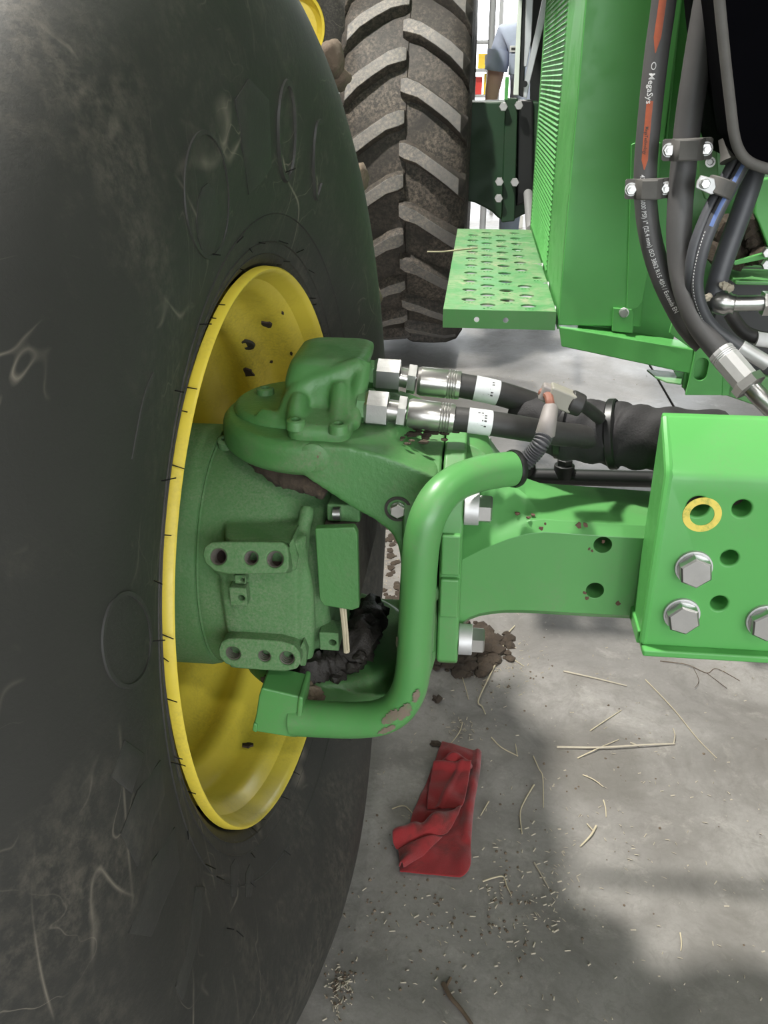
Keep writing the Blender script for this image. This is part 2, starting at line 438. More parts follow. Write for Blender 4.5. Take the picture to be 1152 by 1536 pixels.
# ================================================================= THE HALL
fl = bpy.data.objects.new('floor', None); COL.objects.link(fl); fl['kind'] = 'structure'; fl.location = (0, 0, 0)
ROOTLOC['floor'] = V3((0, 0, 0))
xs = [-9, -5.6, -2.32, 0.93, 4.2, 9]; ys = [-5.2, -3.6, -0.45, 2.9, 6.2, 9.4, 15.2]
gap = 0.0045
for i in range(len(xs) - 1):
    for j in range(len(ys) - 1):
        MB().box((xs[i] + gap, ys[j] + gap, GZ - 0.18), (xs[i + 1] - gap, ys[j + 1] - gap, GZ)).build('slab', 'concrete', fl, bevel=0.003, seg=1)
bed = MB().box((-9.2, -5.2, GZ - 0.3), (9.2, 15.2, GZ - 0.05)).build('joint_filler', 'soot', fl, smooth=0)
def struct(o): o['kind'] = 'structure'; return o
struct(MB().box((-40, 15.2, GZ - 0.3), (40, 60, GZ - 0.02)).build('yard_ground', 'concrete', None, (0, 15.2, 0), smooth=0))
struct(MB().box((-9.2, -5.2, -0.25), (-9, 15.2, 6)).build('wall_left', 'wall', None, (-9.1, 4, 0), smooth=0))
struct(MB().box((9, -5.2, -0.25), (9.2, 15.2, 6)).build('wall_right', 'wall', None, (9.1, 4, 0), smooth=0))
wf = MB(); x0, x1, y, h = FD
wf.box((-9, y - .2, -0.25), (x0, y, 6)); wf.box((x1, y - .2, -0.25), (9, y, 6)); wf.box((x0, y - .2, h), (x1, y, 6))
struct(wf.build('wall_front', 'wall', None, (0, y, 0), smooth=0))
dt = MB()
dt.box((x0 - .1, y, GZ), (x0 + .05, y + .06, h + .1)); dt.box((x1 - .05, y, GZ), (x1 + .1, y + .06, h + .1)); dt.box((x0 - .1, y, h - .04), (x1 + .1, y + .06, h + .1))
struct(dt.build('trim_2', 'rack', None, (0, y, 0), smooth=0))
struct(MB().box((-40, -50, GZ - 0.3), (40, -5.25, GZ - 0.02)).build('yard_ground', 'concrete', None, (0, -5.3, 0), smooth=0))
wb = MB()
wb.box((-9, 15, -0.25), (-3.2, 15.2, 6)); wb.box((4.2, 15, -0.25), (9, 15.2, 6)); wb.box((-3.2, 15, 4.6), (4.2, 15.2, 6))
struct(wb.build('wall_back', 'wall', None, (0, 15.1, 0), smooth=0))
dt = MB()
dt.box((-3.3, 14.94, GZ), (-3.14, 15.0, 4.7)); dt.box((4.14, 14.94, GZ), (4.3, 15.0, 4.7)); dt.box((-3.3, 14.94, 4.56), (4.3, 15.0, 4.7))
struct(dt.build('trim_1', 'rack', None, (0, 14.97, 0), smooth=0))
struct(MB().box((-9.2, -5.2, 6), (9.2, 15.2, 6.15)).build('ceiling', 'ceil', None, (0, 4, 6), smooth=0))
LN = ['high over the gap left of the two big tyres', 'well behind the camera near the open door', 'over the service step', 'on the left past the big far tyre', 'right of the machine body', 'near the open door', 'far behind the camera on the right', 'far behind the camera on the left']
for (x, y, w), nm in zip(LAMPS, LN):
    r = root('ceiling_light', 'rectangular ceiling lamp hung ' + nm, 'lamp', (x, y, LAMPZ), 'workshop ceiling lamps')
    MB().box((x - 0.16, y - 0.22, LAMPZ - 0.06), (x + 0.16, y + 0.22, LAMPZ + 0.04)).build('housing', 'lampbody', r, bevel=0.01)
    MB().box((x - 0.13, y - 0.19, LAMPZ - 0.08), (x + 0.13, y + 0.19, LAMPZ - 0.059)).build('diffuser', 'lamp', r, smooth=0)
    for dy in (-0.15, 0.15):
        MB().cyl((x, y + dy, LAMPZ + 0.03), (x, y + dy, 6.0), 0.008, n=8).build('hanger_rod', 'rack', r)

# ================================================================= NEAR WHEEL
WQ = V3((-0.2658, 1.1034, 0.6982)); WYAW, WCAM = -0.0705, 0.0291
WA = V3((math.cos(WYAW) * math.cos(WCAM), math.sin(WYAW) * math.cos(WCAM), math.sin(WCAM)))
WE1 = V3((-math.sin(WYAW), math.cos(WYAW), 0)); WE2 = WA.cross(WE1)
def WL(r, th, x): return WQ + WA * x + (WE1 * math.cos(th) + WE2 * math.sin(th)) * r
INNER = [(.386, -.016), (.392, -.006), (.405, .001), (.43, .011), (.46, .022), (.50, .035), (.54, .045), (.575, .051), (.61, .053), (.645, .049), (.68, .041), (.715, .029), (.745, .014), (.768, -.006), (.782, -.032)]
TW = -0.62
def inner_x(r):
    if r <= INNER[0][0]: return INNER[0][1]
    for (a, xa), (b, xb) in zip(INNER, INNER[1:]):
        if r <= b: return xa + (xb - xa) * (r - a) / (b - a)
    return INNER[-1][1]
def load_bulge(r, th):
    d = math.atan2(math.sin(th + PI / 2), math.cos(th + PI / 2))      # angle from straight down
    return 0.032 * math.exp(-(d / 0.55) ** 2) * max(0, min(1, (r - .42) / .15))
def tyre_pt(r, th, x, side=1):
    p = WL(r, th, x + load_bulge(r, th) * side)
    if p.z < GZ: p.z = GZ + 0.0005
    return p
wheel = root('steer_wheel', 'large black tyre with yellow steel rim filling the left of the picture', 'wheel', (WQ.x - .3, WQ.y, GZ))
prof = [(r, x, 1) for r, x in INNER] + [(.792, -.07, 0), (.798, -.13, 0), (.802, -.22, 0), (.803, TW / 2, 0), (.802, TW + .22, 0), (.798, TW + .13, 0), (.792, TW + .07, 0)] \
     + [(r, TW - x, -1) for r, x in reversed(INNER)] + [(.374, TW + .03, 0), (.374, -.03, 0)]
NS = 160
tb = MB()
secs = [[tyre_pt(r, 2 * PI * i / NS, x, sd) for i in range(NS)] for r, x, sd in prof]
tb.loft(secs + [secs[0]], cap=False)
tyre = tb.build('tyre', 'tyre', wheel, smooth=60)
# bar lugs of the tread, each its own part (tread of the inboard half, then the outboard half)
def lug_mesh(side, Rb=.795, Rt=.842):
    m = MB(); secs = []
    for k in range(6):
        t = k / 5
        x = (-.024 + (TW / 2 + .01) * t) if side > 0 else (TW + .024 - (TW / 2 + .01) * t)
        th0 = 0.22 * t
        w = .036 if k else .046
        rb = .775 if k == 0 else Rb; rt = .815 if k == 0 else Rt
        sec = []
        for (dr, dw) in ((0, 1.25), (1, .8), (1, -.8), (0, -1.25)):
            r = rt if dr else rb - .01
            sec.append((r, th0 + dw * w / r, x))
        secs.append(sec)
    return secs
NL = 19
for side in (1, -1):
    secs = lug_mesh(side)
    m = MB(); m.loft([[V3((r * math.cos(th), r * math.sin(th), x)) for r, th, x in s] for s in secs])
    me = m.mesh('lug'); me.materials.append(M['tread']); src = bpy.data.objects.new('lug', me)
    finish(src, 0.006, 1)
    base = Matrix(((WE1.x, WE2.x, WA.x, WQ.x), (WE1.y, WE2.y, WA.y, WQ.y), (WE1.z, WE2.z, WA.z, WQ.z), (0, 0, 0, 1)))
    for k in range(NL):
        ph = 2 * PI * (k + (0.5 if side > 0 else 0)) / NL + .1
        d = math.atan2(math.sin(ph + .1 + PI / 2), math.cos(ph + .1 + PI / 2))
        if abs(d) < .5: continue                                       # pressed into the contact patch
        c = part_copy(src, wheel, base @ Matrix.Rotation(ph, 4, 'Z'))
    bpy.data.objects.remove(src)
# mud caked on the ends of the lugs at the far edge of the tyre
for (u, v, s_) in ((486, 88, .030), (541, 268, .028), (555, 445, .026), (494, 118, .018)):
    def scr(th_):
        d_ = WL(.81, th_, .0) - CC; t_ = d_.dot(CF); return 768 - FPX * d_.dot(CU) / t_
    th_ = min([k_ * .004 for k_ in range(-60, 380)], key=lambda a_: abs(scr(a_) - v))
    p = WL(.81, th_, .0)
    MB().blob(p, (.020, .035, s_), u, .35, 3, 1.5).build('mud_cake', 'mud', wheel, smooth=80)
def side_px(u, v, h=.05):
    """wheel coordinates (r, theta) of the sidewall point seen at a pixel"""
    d = ray(u, v); o = CC - WQ - WA * h; t = -o.dot(WA) / d.dot(WA); p = o + d * t
    return math.hypot(p.dot(WE1), p.dot(WE2)), math.atan2(p.dot(WE2), p.dot(WE1))
def side_px2(u, v):
    r, th = side_px(u, v, .045)
    for _ in range(4): r, th = side_px(u, v, inner_x(min(max(r, .39), .78)) + load_bulge(r, th))
    return r, th
def side_world(r, th, h): return WL(r, th, inner_x(min(max(r, .385), .782)) + load_bulge(r, th) + h)
def emboss_line(pts, w, h, closed=True, name='raised_mark'):
    """raised rib following pixel points on the sidewall"""
    q = [side_world(*side_px2(u, v), 0) for u, v in pts]
    if closed: q = q + [q[0]]
    path = spline(q, 5)
    m = MB(); secs = []
    for k, p in enumerate(path):
        t = (path[min(k + 1, len(path) - 1)] - path[max(k - 1, 0)]).normalized(); s_ = WA.cross(t).normalized()
        secs.append([p + s_ * w - WA * .004, p + s_ * w * .6 + WA * h, p - s_ * w * .6 + WA * h, p - s_ * w - WA * .004])
    m.loft(secs); return m.build(name, 'tyre_emboss', wheel, smooth=50)
def emboss_patch(pts, h, name='raised_mark'):
    """solid raised block with pixel outline on the sidewall"""
    rt = [side_px2(u, v) for u, v in pts]
    rt = [(a, b + 2 * PI if b < 0 else b) for a, b in rt]
    n = len(rt); cr = sum(a for a, _ in rt) / n; ct = sum(b for _, b in rt) / n
    m = MB(); secs = []
    for f_, hh in ((1.0, -.006), (1.0, h * .6), (.93, h), (.5, h), (.02, h)):
        secs.append([side_world(cr + (a - cr) * f_, ct + (b - ct) * f_, hh) for a, b in rt])
    m.loft(secs); return m.build(name, 'tyre_emboss', wheel, smooth=40)
def oval(cx, cy, a, b, n=14, tilt=0):
    return [(cx + a * math.cos(2 * PI * k / n) + tilt * math.sin(2 * PI * k / n), cy + b * math.sin(2 * PI * k / n)) for k in range(n)]
emboss_line(oval(310, 292, 33, 94, 14, 4), .003, .0014)
emboss_patch(oval(311, 330, 17, 55, 12), .0012)
emboss_line(oval(430, 196, 13, 72, 12), .006, .0028)
emboss_patch([(352, 150), (372, 118), (402, 150), (406, 250), (392, 272), (372, 292), (362, 220)], .0022)
emboss_line([(482, 182), (474, 190), (470, 240), (474, 296), (482, 276)], .005, .0028, False)
emboss_line(oval(190, 960, 36, 70, 14), .003, .0014)
emboss_patch([(180, 1250), (205, 1185), (240, 1140), (246, 1190), (205, 1300)], .002)
emboss_patch([(192, 1400), (228, 1290), (262, 1240), (268, 1300), (225, 1405)], .002)
emboss_patch([(262, 1480), (292, 1330), (306, 1330), (298, 1400), (272, 1500)], .002)
emboss_patch([(165, 1165), (186, 1110), (215, 1130), (196, 1190)], .0018)
emboss_patch([(345, 1300), (352, 1288), (358, 1300), (354, 1345), (346, 1345)], .0015)
emboss_patch([(368, 1310), (374, 1296), (380, 1306), (376, 1346), (368, 1346)], .0015)
emboss_line([(230, 560), (215, 600), (198, 690)], .0025, .001, False)
# moulding ring ribs around the bead
for rr, ww in ((.403, .0022), (.418, .0016), (.452, .0016)):
    m = MB(); secs = []
    for k in range(121):
        th = 2 * PI * k / 120; c = side_world(rr, th, 0)
        rad = (WE1 * math.cos(th) + WE2 * math.sin(th))
        secs.append([c - rad * ww - WA * .003, c + WA * .0016, c + rad * ww - WA * .003])
    m.loft(secs, cap=False).build('bead_rib', 'tyre_emboss', wheel, smooth=50)
# rubber vent hairs left from the mould, too many to pick apart
m = MB()
for k in range(74):
    th = 2 * PI * (k + random.uniform(-.3, .3)) / 74; r0 = random.choice((.388, .392, .400, .42, .45, .5))
    p = side_world(r0, th, .001); d = (WA * random.uniform(.4, 1.1) + V3((random.uniform(-.4, .6), random.uniform(-.6, .1), random.uniform(-.3, .3)))).normalized()
    q = p + d * random.uniform(.008, .016)
    m.cyl(p, q, .0008, .0006, n=5)
hz = m.build('vent_hairs', 'blackpl', wheel); hz['kind'] = 'stuff'

# yellow rim: thin barrel seen from inboard
RIM = [(.3775, -.004), (.3805, .005), (.3835, .0065), (.3865, .004), (.3875, -.006), (.3845, -.006), (.3805, -.010), (.374, -.020), (.360, -.034), (.355, -.050), (.356, -.075), (.350, -.090), (.332, -.102), (.325, -.113), (.328, -.127), (.341, -.143), (.343, -.158), (.330, -.176), (.306, -.190), (.299, -.208), (.298, -.30), (.305, -.33), (.335, -.36), (.342, -.40), (.345, -.55), (.36, -.60), (.385, TW + .004), (.39, TW - .004),
       (.375, TW + .02), (.352, TW + .06), (.352, -.42), (.312, -.34), (.307, -.30), (.308, -.21), (.338, -.186), (.351, -.162), (.349, -.142), (.336, -.126), (.334, -.110), (.358, -.092), (.364, -.075), (.363, -.045)]
m = MB(); NR = 128
secs = [[WL(r, 2 * PI * i / NR, x) for i in range(NR)] for r, x in RIM]
m.loft(secs + [secs[0]], cap=False)
rim = m.build('rim', 'yellow', wheel, smooth=55)
# wheel disc behind the hub
m = MB(); secs = [[WL(r, 2 * PI * i / 96, x) for i in range(96)] for r, x in ((.303, -.315), (.26, -.345), (.10, -.345), (.10, -.33), (.26, -.33), (.303, -.300))]
m.loft(secs + [secs[0]], cap=False).build('wheel_disc', 'yellow', rim, smooth=55)
def rim_pt(u, v, r):
    """point on the barrel (cylinder of radius r about the wheel axis) seen at a pixel: the far hit"""
    d = ray(u, v); o = CC - WQ; d2 = d - WA * d.dot(WA); o2 = o - WA * o.dot(WA)
    a = d2.dot(d2); b = 2 * o2.dot(d2); c = o2.dot(o2) - r * r; D = math.sqrt(max(0, b * b - 4 * a * c))
    p = CC + d * ((-b + D) / (2 * a)); rad = (p - WQ) - WA * (p - WQ).dot(WA); return p, -rad.normalized()
p, nn = rim_pt(370, 518, .330)
MB().lathe([(.0135, .0), (.0125, .004), (.008, .004), (.0075, .001), (.0, .001)], p - nn * .003, nn, 20).build('valve_hole_plug', 'soot', rim)
def chip(u, v, r, w, h, sd):
    p, nn = rim_pt(u, v, r); d, a, b = basis(nn)
    ax = WA; ta = nn.cross(ax).normalized(); rnd = random.Random(sd); n = 11; pts = []
    for k in range(n):
        q = rnd.uniform(.55, 1.1); an = 2 * PI * k / n
        pts.append(p + ax * math.cos(an) * w * q + ta * math.sin(an) * h * q - nn * .002)
    MB().prism(pts, nn * .0029).build('paint_chip', 'hole', rim, smooth=0)
for (u, v, r, w, h, sd) in ((400, 487, .331, .008, .014, 2), (372, 559, .30, .010, .013, 3), (349, 461, .352, .006, .006, 4), (371, 1117, .33, .010, .008, 6), (437, 531, .352, .003, .005, 7), (407, 543, .331, .003, .003, 8), (424, 470, .352, .002, .005, 9)):
    chip(u, v, r, w, h, sd)

# ================================================================= AXLE YOKE (C-shaped casting round the hub)
YF, YB = .97, 1.22
KX, KY, KR = -.195, 1.095, .128          # king pin axis
yoke = root('axle_yoke', 'green cast iron C-shaped yoke holding the wheel hub on the axle end', 'axle casting', (-.03, 1.1, 0.5))
FP = lambda u, v, y=YF: PY(u, v, y)
outer = [(452, 665), (518, 670), (570, 682), (604, 694), (636, 708), (657, 716), (656, 850), (655, 985), (641, 1030), (612, 1062), (540, 1072), (432, 1056)]
inner = [(432, 1020), (480, 1030), (540, 1040), (578, 1043), (592, 1034), (597, 1000), (599, 930), (601, 880), (601, 846), (597, 820), (588, 802), (566, 783), (524, 760), (491, 738), (459, 717)]
pts = [FP(u, v) for u, v in outer + inner]
m = MB().prism(pts, (0, YB - YF, 0))
ztop, zbot = FP(452, 665).z, FP(452, 714).z
m.lathe([(0, zbot - .004), (KR - .012, zbot - .004), (KR, zbot + .006), (KR, ztop - .008), (KR - .008, ztop), (.0, ztop)], (KX, KY, 0), (0, 0, 1), 72)
lz1, lz0 = FP(432, 1022).z, FP(432, 1054).z
m.lathe([(0, lz0), (KR - .02, lz0), (KR, lz0 + .012), (KR, lz1 - .006), (KR - .006, lz1), (.06, lz1 + .001), (.06, lz1 + .03), (0, lz1 + .03)], (KX, KY, 0), (0, 0, 1), 72)
m.box((-.075, 1.0, .60), (-.045, 1.2, .86))
fuse(m.build('yoke_casting', 'green_cast', yoke), .0036, 5)
# raised round pad and short ribs on the front face
p = FP(470, 688); MB().lathe([(.019, -.006), (.019, .0005), (.017, .002), (0, .0022)], p, (0, -1, 0), 36).build('round_pad', 'green_cast', yoke, smooth=50)
p = FP(644, 890); MB().lathe([(.014, -.004), (.014, .001), (.012, .003), (0, .003)], p, (0, -1, 0), 32).build('round_pad', 'green_cast', yoke, smooth=50)
# face bolt in its countersunk ring
p = FP(597, 763)
b0 = bolt_parts(yoke, p, (0, -1, 0), .017, None, .009, 0, 'zinc', 'bolt', .5, True)
MB().lathe([(.0165, -.002), (.0165, .002), (.013, .002), (.013, -.002)], p, (0, -1, 0), 32, closed=True).build('countersink_ring', 'soot', b0)
# flange plate of the yoke, split line, and webs
fx = -.031
pf = lambda y, z: V3((fx, y, z))
m = MB().prism([pf(.965, .625), pf(.965, .83), pf(.985, .87), pf(1.05, .885), pf(1.2, .865), pf(1.235, .83), pf(1.235, .625), pf(1.19, .59), pf(1.01, .59)], (-.045, 0, 0))
m.build('flange', 'green_cast', yoke, bevel=.004)
# ================================================================= WHEEL HUB / KNUCKLE
hub = root('wheel_hub', 'dusty green hub housing with threaded mounting pads inside the yellow rim', 'hub', (-.30, 1.1, .52))
HC = V3((0, 1.103, .697))
MB().lathe([(0, -.60), (.165, -.60), (.172, -.52), (.172, -.345), (.170, -.336), (.167, -.334), (0, -.334)], HC, (1, 0, 0), 80).build('drum', 'green_dusty', hub, smooth=40)
m = MB().lathe([(0, -.336), (.166, -.336), (.166, -.30), (.163, -.25), (.150, -.205), (.137, -.185), (.125, -.172), (0, -.172)], HC, (1, 0, 0), 80)
# king pin column inside the yoke
m.lathe([(0, .57), (.06, .57), (.06, .60), (.08, .63), (.088, .70), (.08, .78), (.06, .82), (.06, .875), (0, .875)], (KX - .045, KY, 0), (0, 0, 1), 56)
# flat front block between the pads, its ribs, and the pad roots
m.loft([[V3((PY(u0, v, y).x, y, z)) for u0, y in ((342, .934), (352, .927), (446, .927), (462, .945), (462, 1.05), (342, 1.05))] for v, z, in ((850, .80), (870, .775), (900, .735), (930, .70), (955, .67), (985, .635))])
m.tube(spline([PY(u, v, y) for u, v, y in ((460, 985, .95), (462, 940, .945), (459, 880, .945), (452, 840, .95), (455, 800, .965), (462, 760, .985))], 6), .010, 12)
m.tube(spline([PY(u, v, y) for u, v, y in ((338, 862, .94), (341, 900, .935), (348, 945, .935), (356, 970, .94))], 6), .0065, 10)
for (ca_, cb_, y, q_) in (((322, 842), (420, 845), .945, .015), ((346, 982), (436, 988), .935, .017)):
    m.tube([PY(*ca_, y), PY(*cb_, y)], q_, 14)
fuse(m.build('housing', 'green_dusty', hub), .0032, 7)
# mounting pads with threaded holes, each on its own tilted plane
def PN(u, v, p0, nv):
    d = ray(u, v); return CC + d * ((V3(p0) - CC).dot(nv) / d.dot(nv))
def pad(outline_px, y, holes, depth, tilt):
    nv = V3((0, -math.cos(tilt), math.sin(tilt))); ctr = PY(sum(h[0] for h in holes) / 3, sum(h[1] for h in holes) / 3, y)
    P = lambda u, v: PN(u, v, ctr, nv)
    o = MB().prism([P(u, v) for u, v in outline_px], -nv * depth).build('mounting_pad', 'green_dusty', hub)
    cut(o, [MB().cyl(P(u, v) + nv * .02, P(u, v) - nv * .036, r, n=28) for u, v, r in holes], bevel=.0025)
    for (u, v, r) in holes:
        c = P(u, v); m = MB()
        for k in range(6):
            z = .0035 + k * .0045
            m.lathe([(r + .0004, z - .0012), (r - .0012, z), (r + .0004, z + .0012)], c, -nv, 28, closed=True)
        m.build('thread', 'iron', o, smooth=0)
        MB().cyl(c - nv * .030, c - nv * .034, r * .999, n=24).build('bore_bottom', 'hole', o)
    return o
pad([(303, 832), (306, 820), (316, 813), (340, 812), (400, 812), (424, 813), (431, 819), (433, 832), (433, 852), (428, 860), (400, 861), (342, 861), (322, 857), (308, 846)], .902,
    [(327, 835, .0098), (376, 837, .0083), (412, 839, .0098)], .06, .50)
pad([(327, 975), (331, 964), (342, 958), (360, 958), (420, 962), (440, 968), (450, 980), (451, 995), (445, 1004), (430, 1007), (396, 1006), (356, 1003), (338, 996), (329, 986)], .905,
    [(349, 981, .0095), (396, 985, .0080), (430, 988, .0095)], .05, .12)
# pointed gusset ears beside each pad
for (a, b, c) in (((434, 815), (440, 808), (444, 856)), ((450, 972), (455, 962), (458, 1000))):
    MB().prism([PY(*a, .915), PY(*b, .925), PY(c[0] + 3, c[1] - 20, .925), PY(*c, .925), PY(a[0], c[1], .915)], (0, .04, 0)).build('ear', 'green_dusty', hub, bevel=.002)
# small drilled lugs on the block
def lugb(u, v, w, h, y=.914):
    c = PY(u, v, y)
    o = MB().box(c + V3((-w, -.003, -h)), c + V3((w, .03, h))).build('drilled_lug', 'green_dusty', hub)
    cut(o, [MB().cyl(c + V3((w * .35, -.02, -h * .1)), c + V3((w * .35, .02, -h * .1)), w * .36, n=16)], bevel=.002)
lugb(358, 894, .011, .013); lugb(361, 868, .007, .006)
lugb(494, 961, .013, .014, .965)
# sealed joint between rotating drum and housing
MB().lathe([(.1665, -.002), (.1685, 0), (.1665, .002)], HC + V3((-.333, 0, 0)), (1, 0, 0), 80, closed=True).build('seal_ring', 'green_dusty', hub)
# raised cover plate and screws on top of the housing
tp = MB()
tp.lathe([(.168, -.30), (.176, -.298), (.176, -.20), (.168, -.198)], HC, (1, 0, 0), 64, closed=True)
c = PZ(338, 665, .862)
for (u, v) in ((338, 663),):
    p = PZ(u, v, .868); MB().lathe([(.010, -.012), (.010, .004), (.007, .006), (.0045, .006), (.0045, .001), (0, .001)], p, (0, -.35, 1), 24).build('socket_screw', 'green_dusty', hub, smooth=40)
c1 = PY(505, 768, .985)
MB().box(c1 + V3((-.012, -.004, -.012)), c1 + V3((.03, .05, .012))).build('sensor_lug', 'green_dusty', hub, bevel=.003)
MB().cyl(PY(500, 770, .975), PY(511, 770, .975), .008, n=20).build('sensor_screw', 'zinc', hub)

# steering stop block in the opening
stop = root('steering_stop', 'green box-shaped steering stop with dark bare side in the yoke opening', 'stop block', PY(520, 912, 1.0))
q = [PY(472, 793, .945), PY(531, 791, .945), PY(536, 800, .945), PY(539, 912, .945), PY(528, 916, .945), PY(486, 909, .945), PY(479, 900, .945)]
MB().prism(q, (0, .012, 0)).build('front_plate', 'green_cast', stop, bevel=.002)
q2 = [PY(482, 797, .957), PY(532, 797, .957), PY(538, 908, .957), PY(486, 904, .957)]
MB().prism(q2, (0, .22, -.003)).build('body', 'iron', stop, bevel=.002)
stalk = root('straw_stalk', 'split yellow straw stalk hanging below the green stop block', 'straw', PY(517, 978, .95))
a, b = PY(513, 905, .96), PY(520, 978, .95)
MB().tube([a, (a + b) / 2 + V3((.001, -.002, 0)), b], .0042, 8).build('stem', 'straw', stalk)
MB().tube([a + V3((.004, -.003, 0)), b + V3((.003, -.004, .006))], .002, 6).build('split_fibre', 'straw', stalk)

# black greasy mud and dried lumps in the lower arm
gm = root('grease_mud', 'black greasy mud smeared over the lower yoke arm', 'mud', PY(490, 1030, 1.0))
gp = [PY(u, v, y) for u, v, y in ((408, 1022, .985), (430, 1015, .98), (455, 1008, .985), (490, 1000, 1.0), (520, 985, 1.01), (541, 962, 1.02), (550, 938, 1.06), (556, 915, 1.12))]
MB().tube(spline(gp, 8), lambda t: (.015 + .009 * math.sin(min(1, t * 1.4) * PI * .6)), 22, lambda k, i: 1 + .4 * noise.noise(V3((k * .33, i * .5, 0))) + .35 * noise.noise(V3((k * 1.1, i * 1.3, 3)))).build('smear', 'grease', gm, smooth=80)
for k, (u, v, s_) in enumerate(((505, 1015, .012), (530, 1000, .011), (485, 1022, .009), (540, 985, .010), (518, 1022, .007))):
    MB().blob(PY(u, v, .985), (s_, s_ * .9, s_ * .8), k + 3, .6, 2, 2.4).build('crumb', 'grease', gm, smooth=0)
for k, (u, v, sx, sz, lb) in enumerate(((412, 1026, .016, .013, 'grey brown mud lump against the left end of the black grease'), (462, 1040, .019, .014, 'grey brown crumbly mud lump above the bent guard tube'), (441, 1036, .009, .006, 'small flat mud flake between two mud lumps on the lower arm'))):
    o = MB().blob(PY(u, v, .955), (sx, .012, sz), k + 11, .7, 3, 1.9).build('mud_lump', 'mud', None, PY(u, v + 12, .955), smooth=0)
    tag(o, lb, 'mud')

# ================================================================= HYDRAULIC STEERING CAP on top
cap = root('swivel_cap', 'green cast swivel housing bolted on top of the yoke with two hose ports', 'hydraulic housing', (KX, KY, ztop))
zt = ztop
c0 = V3((-.178, 1.085, 0))
def rrect(x0, x1, y0, y1, z, r=.02, n=4):
    out = []
    for cx, cy, a0 in ((x1 - r, y0 + r, -PI / 2), (x1 - r, y1 - r, 0), (x0 + r, y1 - r, PI / 2), (x0 + r, y0 + r, PI)):
        for k in range(n + 1):
            a = a0 + PI / 2 * k / n; out.append(V3((cx + r * math.cos(a), cy + r * math.sin(a), z)))
    return out
fx0, fx1 = PY(432, 650, .99).x, PY(524, 655, .99).x
TR = PY(549, 533, 1.12); bz = TR.z
m = MB().loft([rrect(fx0 - .001, fx1 + .001, .980, 1.2, zt - .006, .018), rrect(fx0 - .002, fx1 + .002, .978, 1.2, zt + .006, .02), rrect(fx0 - .002, fx1 + .002, .979, 1.2, zt + .013, .02), rrect(fx0 + .003, fx1 - .003, .985, 1.2, zt + .018, .02)])
m.lathe([(0, -.004), (.092, -.004), (.092, .003), (.086, .008), (0, .008)], (KX - .025, KY + .012, zt), (0, 0, 1), 64)
psec = lambda x0, x1, y0, y1, z: rrect(x0, x1, y0, y1, z, .022, 4)
m.loft([psec(-.235, fx1 + .002, 1.045, 1.20, zt), psec(-.236, fx1 + .003, 1.05, 1.20, zt + .022), psec(-.238, -.139, 1.06, 1.20, zt + .042), psec(-.236, -.135, 1.066, 1.205, bz - .014), psec(-.232, -.133, 1.075, 1.205, bz - .002), psec(-.222, -.140, 1.09, 1.195, bz + .003)])
for pp_, rr_ in ((((432, 640, 1.03), (440, 605, 1.055), (462, 578, 1.072), (505, 562, 1.078), (543, 548, 1.085)), lambda t: .017 - .004 * t),
                 (((506, 640, 1.008), (508, 616, 1.035), (509, 598, 1.05), (511, 580, 1.065)), lambda t: .0125),
                 (((527, 640, 1.02), (534, 605, 1.05), (541, 572, 1.07), (546, 545, 1.09)), lambda t: .011),
                 (((444, 634, 1.012), (446, 615, 1.03), (448, 600, 1.05)), lambda t: .013),
                 (((392, 622, 1.045), (410, 630, 1.035), (430, 640, 1.03), (450, 640, 1.03)), lambda t: .010 + .005 * t)):
    m.tube(spline([PY(u, v, y) for u, v, y in pp_], 6), rr_, 14)
fuse(m.build('casting', 'green_cast', cap), .0026, 8)
for (u, v, z) in ((444, 633, zt + .020), (508, 639, zt + .020), (398, 585, zt + .013)):
    p = PZ(u, v, z); MB().lathe([(.0125, -.008), (.0115, .002), (.0095, .0035), (.006, .0035), (.0055, -.002), (0, -.002)], p, (0, 0, 1), 28).build('socket_screw', 'green_cast', cap, smooth=40)
    MB().cyl(p + V3((0, 0, -.002)), p + V3((0, 0, -.0012)), .0054, n=20).build('screw_recess', 'hole', cap)

# brown grime packed under the arm above the hub
gr = root('grime', 'brown grime packed between the hub and the upper yoke arm', 'grime', PY(430, 730, 1.0))
gpp = spline([PY(u, v, y) for u, v, y in ((372, 682, 1.05), (398, 700, 1.015), (430, 716, 1.0), (462, 727, .995), (488, 742, .99))], 8)
MB().tube(gpp, lambda t: .007 + .006 * math.sin(PI * t), 14, lambda k, i: 1 + .4 * noise.noise(V3((k * .4, i * .6, 5))) + .25 * noise.noise(V3((k * 1.2, i * 1.3, 2)))).build('grime_strip', 'soil', gr, smooth=80)
db = MB(); rnd = random.Random(21)
for k in range(46):
    p = PZ(rnd.gauss(612, 34), rnd.gauss(650, 6), ztop - .012); q_ = rnd.uniform(.002, .005)
    db.blob(p, (q_ * 1.5, q_, q_ * .6), k, .6, 1, 2.2)
tag(db.build('chaff_debris', 'soil', None, PZ(612, 655, ztop - .012), smooth=0), 'dark chaff caught on the yoke under the lower hose fitting', 'debris', kind='stuff')

